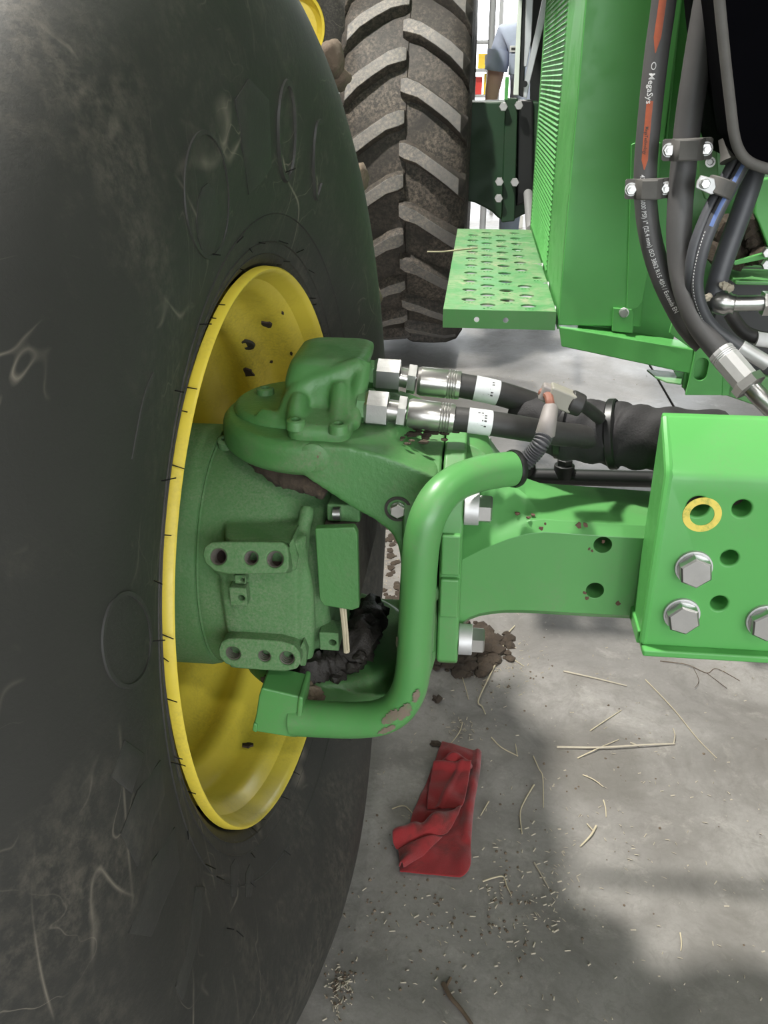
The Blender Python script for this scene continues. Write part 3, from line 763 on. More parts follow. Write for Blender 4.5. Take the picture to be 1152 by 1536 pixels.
# ================================================================= HYDRAULIC HOSES from the cap
def hose(name, label, y, nut0, nut1, hex0, hex1, fer0, fer1, path, afn, rf, rh, lab, adapter):
    rt = root(name, label, 'hose', PY(*fer1, y), 'hydraulic hoses on the swivel housing')
    P = lambda uv: PY(uv[0], uv[1], y)
    MB().hexa(P(adapter[0]), P(adapter[1]), afn * .82, .3).build('adapter', 'green_cast', rt, smooth=20)
    MB().hexa(P(nut1), P(nut0), afn, .52).build('nut', 'zinc', rt, smooth=20)
    MB().cyl(P(nut1), P(hex0), afn * .33, n=24).build('neck', 'steel', rt)
    MB().hexa(P(hex0), P(hex1), afn * .88, .52).build('hose_nut', 'zinc', rt, smooth=20)
    a, b = P(fer0), P(fer1); d = (b - a); L = d.length
    pr = [(0, 0), (rf * .9, 0), (rf, .004)]
    pr += [(rf, L * .66)]
    for k in range(4):
        h = L * (.70 + k * .06); pr += [(rf * .95, h), (rf * 1.0, h + L * .02), (rf * 1.0, h + L * .04)]
    pr += [(rf * .96, L), (0, L)]
    MB().lathe(pr, a, d, 36).build('ferrule', 'steel', rt, smooth=25)
    hp = spline([b - d * .1, b] + [PY(u, v, yy) for u, v, yy in path], 8)
    h = MB().tube(hp, rh, 20).build('hose_body', 'hose_black', rt, smooth=60)
    # printed silver label wrapped round the hose
    s0, s1 = lab
    c0, c1 = PY(s0[0], s0[1], y), PY(s1[0], s1[1], y)
    near = lambda c: min(range(len(hp)), key=lambda i: (hp[i] - c).length)
    i0, i1 = near(c0), near(c1); seg = spline([hp[i0], hp[(i0 + i1) // 2], hp[i1]], 4)
    lo = MB().tube(seg, rh * 1.03, 20).build('label', 'labelw', rt, smooth=60)
    e = (seg[-1] - seg[0]); t = e.normalized(); cam_n = V3((-.1, -1, .6)); cam_n = (cam_n - t * cam_n.dot(t)).normalized(); bb = t.cross(cam_n)
    mm = MB(); rnd = random.Random(int(fer1[0]))
    def q(s_, a_): return seg[0] + e * s_ + (cam_n * math.cos(a_) + bb * math.sin(a_)) * rh * 1.06
    for k in range(6):
        for j in range(3):
            if rnd.random() < .25: continue
            sp, an = .34 + .15 * j, -.62 + .21 * k
            mm.add([q(sp, an), q(sp + .11, an), q(sp + .11, an + .14 * rnd.uniform(.5, 1)), q(sp, an + .13)], [[0, 1, 2, 3]])
    mm.build('label_print', 'ink', lo, smooth=0, recalc=False)
    return rt
hose('hydraulic_hose', 'upper black hydraulic hose with zinc nut and steel ferrule, farther from camera', 1.15, (562, 562), (600, 565), (612, 568), (625, 570), (627, 571), (690, 578),
     [(740, 588, 1.15), (790, 603, 1.16), (840, 622, 1.17), (900, 640, 1.17)], .040, .0195, .0165, ((712, 582), (744, 590)), ((546, 560), (564, 562)))
hose('hydraulic_hose', 'lower black hydraulic hose with zinc nut and steel ferrule, nearer to camera', 1.05, (548, 612), (582, 615), (597, 617), (610, 619), (612, 619), (681, 628),
     [(730, 634, 1.05), (780, 642, 1.06), (830, 650, 1.08), (890, 656, 1.1)], .041, .0185, .0155, ((706, 630), (738, 636)), ((536, 610), (550, 612)))

# black fabric sleeve round the hose bundle
sl = root('hose_sleeve', 'black fabric sleeve wrapped round the hose bundle above the axle', 'hose sleeve', PY(880, 690, 1.14))
sp = spline([PY(u, v, y) for u, v, y in ((765, 617, 1.16), (800, 626, 1.15), (840, 640, 1.14), (880, 647, 1.13), (925, 652, 1.12), (960, 656, 1.11), (1010, 660, 1.11), (1080, 664, 1.12))], 8)
def swob(k, i):
    return 1 + .10 * noise.noise(V3((k * .18, i * .45, 1))) + .05 * math.sin(k * .9 + i * .8)
MB().tube(sp, lambda t: .012 + .030 * min(1, t * 3.6) ** .8, 28, swob).build('sleeve_body', 'sleeve', sl, smooth=80)
for (u, v, r, tl) in ((918, 650, .045, .4), (842, 640, .041, .2)):
    i = min(range(len(sp)), key=lambda k: (sp[k] - PY(u, v, 1.12)).length)
    d = (sp[i + 1] - sp[i - 1]).normalized() + V3((0, 0, tl * .4))
    MB().lathe([(r, -.006), (r + .002, -.004), (r + .002, .004), (r, .006), (r - .004, 0)], sp[i], d, 40, closed=True).build('cable_tie', 'blackpl', sl)
# sensor cable: corrugated conduit, taped joint and grey connector
wc = root('sensor_cable', 'grey corrugated sensor cable rising from the guard tube to a plug', 'cable', PY(780, 700, 1.0))
cp = spline([PY(u, v, y) for u, v, y in ((768, 697, 1.0), (785, 694, 1.0), (800, 680, 1.0), (811, 665, 1.0), (818, 650, 1.01))], 14)
MB().tube(cp, lambda t: .0098 + .0022 * math.sin(t * 118), 18).build('corrugated_conduit', 'conduit', wc, smooth=70)
cp2 = spline([PY(u, v, y) for u, v, y in ((818, 650, 1.01), (821, 637, 1.01), (824, 622, 1.02), (826, 612, 1.03))], 6)
MB().tube(cp2, lambda t: .012 - .003 * t, 16).build('tape_wrap', 'tape', wc)
cp3 = spline([PY(u, v, y) for u, v, y in ((826, 614, 1.03), (825, 604, 1.03), (822, 594, 1.04), (812, 588, 1.05))], 6)
MB().tube(cp3, .0055, 10).build('wire', 'wire', wc)
ca, cb = PY(826, 590, 1.05), PY(858, 603, 1.05)
d = (cb - ca).normalized(); R_ = Matrix.Rotation(math.atan2(-d.z, d.x), 3, 'Y')
cc = (ca + cb) / 2
MB().box(cc - V3((.018, .012, .012)), cc + V3((.016, .012, .012)), R_).build('plug_shell', 'plastic', wc, bevel=.003)
MB().box(ca - V3((.013, .010, .010)), ca + V3((.006, .010, .010)), R_).build('plug_back', 'tape', wc, bevel=.003)
MB().cyl(cb - d * .004, cb + d * .014, .015, .014, n=20).build('plug_boot', 'hose_black', wc, bevel=.003)
MB().tube(spline([cb + d * .01, PY(880, 612, 1.07), PY(900, 628, 1.09)], 6), .008, 12).build('cable_tail', 'hose_black', wc)

# ================================================================= GUARD TUBE
gt = root('guard_tube', 'bent green steel guard tube curving in front of the yoke', 'guard tube', PY(620, 1080, .9))
gp = [PY(u, v, y) for u, v, y in ((771, 703, 1.0), (745, 706, .985), (715, 712, .965), (685, 724, .94), (660, 744, .915), (642, 775, .90), (633, 810, .895), (629, 850, .893), (626, 900, .892), (623, 950, .892), (620, 1000, .892), (613, 1035, .894), (596, 1062, .897), (570, 1076, .90), (535, 1080, .905), (490, 1079, .91), (440, 1076, .915))]
MB().tube(spline(gp, 6), lambda t: .0212 + .003 * max(0, (t - .55) / .45), 28).build('tube', 'green', gt, smooth=70)
d = (gp[0] - gp[1]).normalized()
MB().lathe([(.0225, -.004), (.0235, 0), (.0225, .004), (.012, .006), (.010, .004), (.012, -.002)], gp[0], d, 32, closed=True).build('end_grommet', 'blackpl', gt)
# clamp block that carries the lower end
q = [PY(u, v, .90) for u, v in ((392, 1032), (452, 1046), (449, 1060), (446, 1082), (444, 1107), (434, 1106), (383, 1098), (379, 1094), (384, 1072), (388, 1045))]
MB().prism(q, (0, .05, 0)).build('clamp_block', 'green', gt, bevel=.004, seg=3)
q = [PY(u, v, .896) for u, v in ((447, 1045), (455, 1047), (450, 1105), (441, 1108))]
MB().prism(q, (0, .058, 0)).build('clamp_collar', 'green', gt, bevel=.003)
q = [PY(u, v, .897) for u, v in ((380, 1085), (386, 1087), (385, 1100), (378, 1097))]
MB().prism(q, (0, .056, 0)).build('clamp_lip', 'green', gt, bevel=.002)
# brown scrape marks worn into the outer side of the lower bend
def ragged(path, r, s0, s1, y0, y1, sd, n=26, mm=7):
    rnd_ = random.Random(sd); vs = []; fs = []
    for k in range(n + 1):
        t = k / n; env = math.sin(PI * min(1, max(0.02, t))) ** .6
        lo = y0 + (y1 - y0) * .5 * (1 - env) + rnd_.uniform(-1, 1) * .0022; hi = y1 - (y1 - y0) * .5 * (1 - env) + rnd_.uniform(-1, 1) * .0022
        for j_ in range(mm): vs.append((s0 + (s1 - s0) * t, lo + (hi - lo) * j_ / (mm - 1)))
    for k in range(n):
        for j_ in range(mm - 1): a = k * mm + j_; fs.append([a, a + 1, a + mm + 1, a + mm])
    return wrap(path, r, 0, vs), fs
gpath = spline(gp, 6)
g0, g1 = s_at(gpath, gp[11]), s_at(gpath, gp[13])
for (da, db, ya, yb, sd_) in ((.0, .030, .004, .020, 3), (.016, .052, -.004, .010, 4), (.040, .066, .010, .020, 6), (-.022, -.002, .014, .022, 8)):
    vs_, fs_ = ragged(gpath, .0239, g0 + da, g0 + db, ya, yb, sd_)
    MB().add(vs_, fs_).build('scrape_mark', 'scrape', gt, smooth=60, recalc=False)
g0 = s_at(gpath, gp[9]); vs_, fs_ = ragged(gpath, .0233, g0, g0 + .016, -.024, -.016, 5, 10, 4)
MB().add(vs_, fs_).build('scrape_mark', 'scrape', gt, smooth=60, recalc=False)
# ================================================================= AXLE BEAM
ax = root('axle_beam', 'green cast axle beam running from the yoke flange to the bracket', 'axle beam', (.1, 1.1, .6))
AY = 1.0
def asec(x, zt_, zb, yf, yb, ztb=None, ch=.012):
    ztb = zt_ + .004 if ztb is None else ztb
    return [V3((x, yf, zb + ch)), V3((x, yf, zt_ - ch)), V3((x, yf + ch, zt_)), V3((x, yf + (yb - yf) * .5, ztb)), V3((x, yb - .01, ztb)), V3((x, yb, ztb - .01)), V3((x, yb, zb + ch)), V3((x, yb - ch, zb)), V3((x, yf + ch, zb))]
st = []
for (u, vt, vb, yf, yb, zk) in ((690, 828, 952, 1.0, 1.19, .868), (705, 820, 938, 1.0, 1.18, .866), (722, 811, 932, 1.0, 1.165, .860), (740, 803, 929, 1.0, 1.15, .845), (760, 795, 927, 1.0, 1.14, .828), (785, 788, 927, 1.0, 1.13, .813), (810, 785, 928, 1.0, 1.125, .808), (900, 791, 933, 1.0, 1.125, .805), (1000, 797, 938, 1.0, 1.125, .802), (1150, 806, 945, 1.0, 1.125, .80), (1500, 822, 965, 1.0, 1.125, .79)):
    t_, b_ = PY(u, vt, yf), PY(u, vb, yf)
    st.append(asec((t_.x + b_.x) / 2, t_.z, b_.z, yf, yb, max(zk, t_.z)))
ab = MB().loft(st).build('beam', 'green', ax)
cut(ab, [MB().cyl(PY(u, v, .98), PY(u, v, .98) + V3((0, .08, 0)), .0112, n=32) for u, v in ((907, 829), (895, 898))], bevel=.004, seg=3)
for u, v in ((907, 829), (895, 898)):
    p = PY(u, v, 1.0); MB().cyl(p + V3((0, .05, 0)), p + V3((0, .053, 0)), .0111, n=24).build('hole_bottom', 'rust', ax)
# bare reddish paint chips
rnd = random.Random(9)
for (u, v, s_) in ((776, 770, .004), (793, 776, .003), (800, 772, .003), (818, 786, .002), (812, 793, .003), (868, 788, .0045), (878, 787, .004), (888, 826, .002), (884, 823, .002), (880, 897, .003), (877, 889, .0025), (927, 905, .004), (905, 812, .0025)):
    c = PY(u, v, 1.0) if v > 795 else PZ(u, v, .806)
    if v <= 795 and v > 785: c = PY(u, v, .9995)
    nrm = V3((0, -1, 0)) if abs(c.y - 1.0) < .003 else V3((0, 0, 1))
    e1 = V3((1, 0, 0)); e2 = nrm.cross(e1)
    MB().prism([c + (e1 * math.cos(a) + e2 * math.sin(a)) * s_ * rnd.uniform(.6, 1.2) - nrm * .001 for a in [2 * PI * k / 8 for k in range(8)]], nrm * .0016).build('paint_chip', 'rust', ax, smooth=0)
# flange of the beam
fx2 = fx + .002
pf = lambda y, z: V3((fx2, y, z))
m = MB().prism([pf(.965, .612), pf(.965, .80), pf(.975, .845), pf(1.03, .885), pf(1.2, .875), pf(1.24, .84), pf(1.24, .615), pf(1.2, .585), pf(1.0, .585)], (.028, 0, 0))
m.build('beam_flange', 'green', ax, bevel=.004)
# raised steps on the front of the flange
for (v0, v1) in ((800, 862), (866, 925)):
    a = PY(660, v0, .963); b = PY(690, v1, .963)
    MB().box((fx2 + .002, .958, b.z), (fx2 + .026, .972, a.z)).build('flange_step', 'green', ax, bevel=.003)
# flange bolts, heads pointing along the beam
for (u, v, y) in ((690, 762, .985), (682, 958, .985), (686, 672, 1.2)):
    p = PY(u, v, y); p.x = fx2 + .028
    o = MB().lathe([(0, 0), (.0205, 0), (.0205, .018), (0, .018)], p, (1, 0, 0), 30).build('spacer_sleeve', 'zinc_matte', ax, bevel=.001)
    MB().hexa(p + V3((.018, 0, 0)), p + V3((.034, 0, 0)), .031, .5).build('bolt', 'zinc', ax, smooth=20)

# steering cylinder rod behind the beam
tr = root('steering_rod', 'black steering rod with small fitting lying behind the axle beam', 'steering rod', PY(870, 720, 1.3))
MB().cyl(PY(700, 712, 1.3), PY(1100, 722, 1.3), .013, n=24).build('rod', 'blackmetal', tr)
for (u, k) in ((845, 1.0), (790, .8)):
    p = PY(u, 716, 1.3)
    f_ = MB().cyl(p, p + V3((0, 0, .022)), .016 * k, n=20).build('fitting', 'blackmetal', tr, bevel=.002)
    MB().hexa(p + V3((0, 0, .020)), p + V3((0, 0, .032)), .022 * k).build('fitting_nut', 'blackmetal', tr)
    MB().cyl(p + V3((0, 0, .030)), p + V3((0, 0, .042)), .006 * k, n=14).build('fitting_stud', 'blackmetal', tr)

# ================================================================= AXLE BRACKET (right)
bk = root('axle_bracket', 'bright green bent plate bracket bolted over the axle beam at right', 'bracket', (.45, 1.0, .65))
bx0, bx1 = .221, .78
BYF = .93
zr = PY(1080, 713, BYF).z; zbm = PY(1080, 974, BYF).z
zlip = PY(1080, 992, BYF - .012).z
tb_ = PZ(1060, 625, .965)
prof = [V3((bx0, BYF, zbm)), V3((bx0, BYF, zr - .008)), V3((bx0, BYF + .004, zr + .002)), V3((bx0, PY(1080, 626, 1.0).y - .012, PY(1080, 626, .988).z)),
        V3((bx0, 1.0, PY(1080, 626, .988).z)), V3((bx0, 1.0, zbm))]
pl = MB().prism(prof, (bx1 - bx0, 0, 0)).build('bracket_plate', 'green_clean', bk)
holes = [(1053, 772, .0125), (1120, 775, .0105), (1101, 850, .0098), (1085, 919, .0098)]
cut(pl, [MB().cyl(PY(u, v, BYF - .02), PY(u, v, BYF - .02) + V3((0, .06, 0)), r, n=32) for u, v, r in holes], bevel=.003, seg=3)
for k, (u, v, r) in enumerate(holes):
    p = PY(u, v, BYF); MB().cyl(p + V3((0, .032, 0)), p + V3((0, .035, 0)), r * .999, n=24).build('hole_bottom', 'hole' if k < 2 else 'green_clean', bk)
MB().lathe([(.0135, -.0003), (.0135, .0006), (.0215, .0006), (.0215, -.0003)], PY(1053, 772, BYF), (0, -1, 0), 40, closed=True).build('paint_ring', 'yellow_ring', bk)
MB().box((bx0 + .001, BYF - .012, zlip), (bx1, BYF + .06, zlip + .010)).build('bottom_lip', 'green_clean', bk, bevel=.003)
MB().box((bx0 - .003, BYF + .012, zlip + .003), (bx0 + .010, 1.01, zbm + .012)).build('end_web', 'green_clean', bk, bevel=.002)
# folded left end with thickness
e0 = V3((bx0, BYF + .004, zr))
MB().tube([V3((bx0 + .003, BYF + .0035, zbm + .004)), V3((bx0 + .003, BYF + .0035, zr - .004)), V3((bx0 + .003, BYF + .010, zr + .004)), V3((bx0 + .003, prof[3].y + .002, prof[3].z - .004))], .005, 8).build('edge_bead', 'green_clean', bk)
for (u, v) in ((1040, 850), (1022, 920), (1146, 930)):
    bolt_parts(bk, PY(u, v, BYF), (0, -1, 0), .034, .0215, .014, .004, 'zinc', 'bolt', random.uniform(0, 1), True)

# ================================================================= SERVICE STEP
sz = .836
stp = root('service_step', 'green perforated service step bolted to the louvred side panel', 'step', (.06, 2.0, sz - .045))
sx0, sx1, sy0, sy1 = -.069, .183, 2.0, 3.2
pl = MB().box((sx0, sy0, sz - .005), (sx1, sy1, sz)).build('tread_plate', 'green_step', stp)
cs = []; hl = []
for ci, hx in enumerate((-.013, .031, .077, .124)):
    for k in range(11):
        y = 2.103 + k * .107 - (.053 if ci % 2 else 0)
        if ci == 3 and k == 3: hl.append((.160, y, .012)); continue
        if y < sy1 - .05: hl.append((hx, y, .0172))
for (hx, y, r) in hl: cs.append(MB().cyl((hx, y, sz - .03), (hx, y, sz + .03), r, n=24))
cut(pl, cs, bevel=.0012, seg=1)
m = MB()
for (hx, y, r) in hl:                                   # pressed grip dimples between the holes
    for dx in (-.008, 0, .008):
        m.lathe([(.0032, -.0005), (.0022, .0016), (0, .0018)], (hx + dx, y - .034 - .004 * abs(dx) / .008, sz), (0, 0, 1), 8)
dm = m.build('grip_dimples', 'green_step', stp); dm['kind'] = 'stuff'
fl_ = MB().box((sx0, sy0 - .004, sz - .042), (sx1, sy0 + .001, sz)).build('front_lip', 'green', stp)
cut(fl_, [MB().cyl((x, sy0 - .03, sz - .022), (x, sy0 + .03, sz - .022), .006, n=18) for x in (.007, .072)], bevel=.0015)
MB().box((sx0, sy0, sz - .042), (sx0 + .004, sy1, sz - .004)).build('side_lip', 'green', stp, bevel=.001)
MB().box((sx1 - .004, sy0, sz - .042), (sx1, sy1, sz - .004)).build('side_lip', 'green', stp, bevel=.001)
MB().box((sx0, sy0 + .003, sz - .044), (sx0 + .022, sy1, sz - .041)).build('bottom_flange', 'green', stp, bevel=.001)
MB().box((sx1 - .022, sy0 + .003, sz - .044), (sx1, sy1, sz - .041)).build('bottom_flange', 'green', stp, bevel=.001)
for (u, v) in ((814, 401), (823, 430), (833, 467)):
    p = PX(u, v, .186); b_ = MB().hexa(p, p + V3((-.014, 0, 0)), .018).build('bolt', 'zinc', stp)
    MB().cyl(p, p + V3((-.004, 0, 0)), .0125, n=20).build('washer', 'zinc_matte', b_)

# ================================================================= MACHINE BODY
pn = root('louvred_panel', 'tall green sheet metal housing with fine louvres above the step', 'panel', (.3, 2.1, .78))
px0 = .188; zb0 = PY(845, 488, 2.0).z
MB().box((px0, 2.0, zb0), (PY(962, 480, 2.0).x, 2.012, 2.1)).build('front_sheet', 'green_clean', pn, bevel=.003)
MB().box((px0, 2.004, zb0 - .01), (px0 + .004, 3.3, 2.1)).build('side_sheet', 'green_clean', pn, bevel=.001)
m = MB()
for k in range(100):                                    # finer than can be picked apart singly
    z = .845 + k * .0125
    m.prism([V3((px0 + .001, 2.42, z)), V3((px0 - .004, 2.42, z + .001)), V3((px0 + .001, 2.42, z + .006))], (0, .84, 0))
lv = m.build('louvre_ribs', 'green_clean', pn, smooth=0); lv['kind'] = 'stuff'
m = MB(); m.box((px0 - .003, 3.29, .78), (px0 + .03, 3.31, 2.1)); m.build('rear_edge', 'green', pn, bevel=.003)
# stepped back second sheet, overlapping tab with its bolt
x2 = PY(1012, 500, 2.03).x
MB().box((px0 + .05, 2.03, PY(980, 513, 2.03).z), (x2, 2.04, 2.1)).build('rear_sheet', 'green_clean', pn, bevel=.002)
q = [PY(u, v, 1.995) for u, v in ((947, 217), (992, 214), (985, 300), (975, 380), (958, 470), (952, 497), (951, 500), (945, 500), (944, 470), (946, 350))]
q = [PY(u, v, 1.994) for u, v in ((947, 215), (990, 213), (983, 330), (962, 452), (956, 463), (946, 466), (943, 497), (850, 488), (852, 470), (905, 470), (940, 420))]
tab = MB().prism([PY(u, v, 1.994) for u, v in ((947, 217), (953, 214), (992, 214), (984, 340), (964, 452), (957, 462), (940, 466))], (0, .006, 0)).build('tab_sheet', 'green_clean', pn, bevel=.0015)
q = [PY(u, v, 1.992) for u, v in ((920, 462), (948, 464), (951, 470), (949, 500), (918, 497))]
MB().prism(q, (0, .008, 0)).build('corner_tab', 'green_clean', pn, bevel=.0015)
bolt_parts(pn, PY(936, 469, 1.990), (-.25, -1, .1), .017, .011, .012, .002)
# upper edge bead where the sheet folds back
MB().tube([PY(1020, -10, 2.02), PY(998, 210, 2.02)], .004, 8).build('fold_bead', 'green_clean', pn)

hull = root('machine_hull', 'green machine body unseen overhead, above the step and behind the hoses', 'machine body', (1.2, 4.0, 1.8))
MB().box((.0, 2.05, 1.85), (2.6, 5.0, 3.2)).build('added_hull_shell', 'green', hull, bevel=.03)  # unseen body shell, added overhead to shade the front axle
MB().box((.55, 2.05, .85), (2.4, 2.06, 1.87)).build('rear_bulkhead', 'green', hull, bevel=.004)
MB().box((.45, 2.044, .80), (.56, 2.06, 1.87)).build('bulkhead_strip', 'green', hull, bevel=.003)

# lower frame rail with slotted bracket
fr = root('frame_rail', 'green folded frame rail with slotted bracket below the panel', 'frame', PY(1040, 590, 1.9))
a0, a1 = PY(838, 490, 1.995), PY(842, 520, 1.995); b0_, b1 = PY(1040, 524, 1.93), PY(1040, 562, 1.93)
MB().loft([[a0, a1, a1 + V3((.01, .06, 0)), a0 + V3((.01, .06, 0))], [b0_, b1, b1 + V3((.01, .06, 0)), b0_ + V3((.01, .06, 0))]]).build('rail', 'green_clean', fr, bevel=.003)
q = [PY(u, v, 1.925) for u, v in ((1046, 512), (1085, 535), (1083, 593), (1028, 593), (1034, 570), (1039, 545))]
sb = MB().prism(q, (0, .008, 0)).build('slotted_bracket', 'green_clean', fr)
c = PY(1052, 554, 1.925)
cut(sb, [MB().prism([p + V3((0, -.02, 0)) for p in stadium(c, (0, 0, 1), (1, 0, 0), .05, .027, 8)], (0, .05, 0))], bevel=.0015)
q = [PY(u, v, 1.93) for u, v in ((1084, 535), (1106, 548), (1098, 594), (1082, 594))]
MB().prism(q, (0, .05, 0)).build('bracket_side', 'green_clean', fr, bevel=.003)
MB().box(c + V3((-.03, .02, -.05)), c + V3((.05, .028, .05))).build('backing_plate', 'green_clean', fr, bevel=.002)
wg = [PZ(u, v, PY(1000, 565, 1.95).z) for u, v in ((970, 554), (1000, 556), (1024, 562), (1022, 575), (1000, 572), (983, 565))]
MB().prism(wg, (0, 0, -.004)).build('wing_plate', 'green_step', fr, bevel=.001)
MB().prism([PY(u, v, 1.95) for u, v in ((1010, 556), (1030, 560), (1030, 592), (1024, 580))], (0, .005, 0)).build('gusset', 'green_step', fr, bevel=.001)
bm_ = [PY(u, v, 1.9) for u, v in ((1010, 478), (1046, 515), (1038, 524), (1004, 500))]
MB().prism(bm_, (0, .01, 0)).build('strut', 'green_clean', fr, bevel=.002)
# dark engine bay behind the hoses
eb = root('engine_bay', 'dark engine bay opening with green brackets behind the hoses', 'engine bay', (.7, 1.95, .75))
MB().box((.515, 1.97, .70), (1.5, 2.03, .935)).build('bay_shade_block', 'blackmetal', eb, bevel=.006)  # solid black block, painted as the shade of an open cavity
MB().box((.52, 1.86, .93), (1.5, 1.99, .938)).build('shelf_plate', 'green', eb, bevel=.002)
MB().prism([PY(u, v, 1.86) for u, v in ((1100, 392), (1160, 376), (1160, 386), (1102, 398))], (0, .01, 0)).build('green_strip', 'green_clean', eb, bevel=.001)
MB().prism([PY(u, v, 1.9) for u, v in ((1136, 270), (1180, 262), (1180, 375), (1152, 372), (1140, 340), (1132, 320))], (0, .02, 0)).build('green_cover', 'green_clean', eb, bevel=.004)
MB().prism([PY(u, v, 1.93) for u, v in ((1095, 545), (1180, 575), (1180, 625), (1090, 594))], (0, .02, 0)).build('lower_cover', 'green', eb, bevel=.004)
for (u, v) in ((1149, 396), (1150, 378)):
    p = PY(u, v, 1.85); MB().hexa(p, p + V3((0, -.012, 0)), .018).build('bolt', 'zinc', eb)
p = PY(1068, 96, 2.04); MB().lathe([(.012, -.006), (.012, .004), (0, .008)], p, (0, -1, 0), 20).build('bolt', 'zinc', eb)
cd = spline([PY(u, v, 1.95) for u, v in ((1050, 182), (1072, 182), (1095, 176))], 16)
MB().tube(cd, lambda t: .016 + .003 * math.sin(t * 75), 16).build('corrugated_pipe', 'blackpl', eb, smooth=70)
MB().prism([PY(u, v, 1.86) for u, v in ((1046, 215), (1075, 205), (1080, 290), (1058, 300), (1048, 270))], (0, .012, 0)).build('mount_plate', 'green', eb, bevel=.003)
p = PY(1065, 243, 1.858); MB().lathe([(.0095, 0), (.0095, .004), (.006, .004), (.005, .001), (0, .001)], p, (0, -1, 0), 20).build('rivet', 'zinc', eb)
o = MB()
for k in range(26):
    u, v = random.uniform(1078, 1142), random.uniform(322, 388)
    o.blob(PY(u, v, 1.93 + random.uniform(-.02, .02)), random.uniform(.012, .032), k, .5, 2, 2)
tag(o.build('dirt_heap', 'soil', None, PY(1110, 388, 1.93), smooth=0), 'brown chaff and dirt packed behind the thick grey hoses', 'dirt')

# black tank with grey rubber edge
tk = root('black_tank', 'black plastic tank with grey rubber edge at the top right corner', 'tank', PY(1130, 260, 1.58))
TY = 1.56
out = [(1040, -360), (1056, -220), (1068, -120), (1076, -40), (1080, 10), (1088, 90), (1096, 160), (1101, 200), (1108, 224), (1120, 240), (1140, 250), (1170, 256), (1260, 268), (1330, 276)]
pts = [PY(u, v, TY) for u, v in out]
pts2 = pts + [V3((pts[-1].x, TY, pts[0].z))]
MB().prism(pts2, (0, .26, 0)).build('tank_shell', 'tank', tk, bevel=.006)
MB().tube(spline(pts, 5), .0085, 12).build('rubber_edge', 'trim', tk, smooth=70)

# ================================================================= HOSES AT THE RIGHT
def text_on(path, r, txt, size, s0, yoff, parent, mat, name='printed_text', sx=1.0):
    cu = bpy.data.curves.new('t', 'FONT'); cu.body = txt; cu.size = size; cu.offset = size * .012; cu.resolution_u = 2
    to = bpy.data.objects.new('t', cu); COL.objects.link(to)
    dg = bpy.context.evaluated_depsgraph_get(); dg.update()
    me = bpy.data.meshes.new_from_object(to.evaluated_get(dg))
    vs = [(s0 + v.co.x * sx, v.co.y) for v in me.vertices]; fs = [list(p.vertices) for p in me.polygons]
    w = max(v[0] for v in vs) - s0
    bpy.data.objects.remove(to); bpy.data.curves.remove(cu); bpy.data.meshes.remove(me)
    m = MB(); m.add(wrap(path, r * 1.025, yoff / r, vs), fs)
    m.build(name, mat, parent, smooth=0, recalc=False); return w
def band(path, r, s0, s1, y0, y1, parent, mat, name='print_band', tip=0.0):
    n = 14; vs = []; fs = []
    for k in range(n + 1):
        s_ = s0 + (s1 - s0) * k / n; sh = 1 - tip * max(0, (k - n + 2) / 2); mid = (y0 + y1) / 2; hw = (y1 - y0) / 2 * max(.02, sh)
        for j in range(5): vs.append((s_, mid - hw + 2 * hw * j / 4))
    for k in range(n):
        for j in range(4): a = k * 5 + j; fs.append([a, a + 1, a + 6, a + 5])
    m = MB(); m.add(wrap(path, r * 1.015, 0, vs), fs); return m.build(name, mat, parent, smooth=0, recalc=False)
HG = 'hydraulic hoses clamped beside the green panel'
H1 = [(1024, -330, 1.74), (1010, -170, 1.74), (1003, -90, 1.74), (996, 0, 1.74), (985, 80, 1.74), (974, 180, 1.74), (968, 260, 1.74), (970, 320, 1.74), (980, 375, 1.73), (997, 425, 1.72), (1022, 475, 1.71), (1040, 500, 1.70), (1056, 516, 1.69)]
h1 = root('print_marked_hose', 'grey hydraulic hose with orange bands and white printing against green panel', 'hose', PY(1056, 516, 1.69), HG)
r1 = .0205
p1 = spline([PY(u, v, y) for u, v, y in H1], 10)
MB().tube(p1, r1, 24).build('hose_body', 'hose', h1, smooth=70)
sa = lambda u, v: s_at(p1, PY(u, v, 1.74))
bnd = band(p1, r1, sa(1003, -90), sa(984, 76), -.0048, .0075, h1, 'orange', 'orange_band', .9)
bnd2 = band(p1, r1, sa(974, 155), sa(968, 255), -.0042, .0068, h1, 'orange', 'orange_band', .9)
text_on(p1, r1, 'MegaSys', .0145, sa(980, 110), -.0048, h1, 'whitep', sx=.98)
text_on(p1, r1, 'MegaTechnology', .0085, sa(971, 192), -.002, bnd2, 'ink', sx=.78)
# oval maker's mark ahead of the name
vs = []; fs = []
s0 = sa(981, 98)
for k in range(20):
    a = 2 * PI * k / 20
    for q in (1, .72): vs.append((s0 + math.cos(a) * .0062 * q, .0012 + math.sin(a) * .0042 * q))
for k in range(20): a = 2 * k; b = (2 * k + 2) % 40; fs.append([a, b, b + 1, a + 1])
MB().add(wrap(p1, r1 * 1.025, 0, vs), fs).build('printed_mark', 'whitep', h1, smooth=0, recalc=False)
text_on(p1, r1, '42.0 MPa (6000 PSI) 1" (25.4 mm) ISO 3862 R15 4SH / Exceeds EN', .0118, sa(968, 258), -.0055, h1, 'whitep', sx=.80)
H2 = [(1120, -330, 1.70), (1094, -180, 1.70), (1078, -90, 1.70), (1062, 0, 1.70), (1048, 80, 1.70), (1034, 170, 1.70), (1025, 250, 1.70), (1019, 330, 1.69), (1020, 390, 1.68), (1030, 440, 1.66), (1050, 488, 1.64), (1084, 532, 1.62)]
h2 = root('thick_hose', 'thick grey rubber hose ending in a crimped steel ferrule at lower right', 'hose', PY(1084, 532, 1.62), HG)
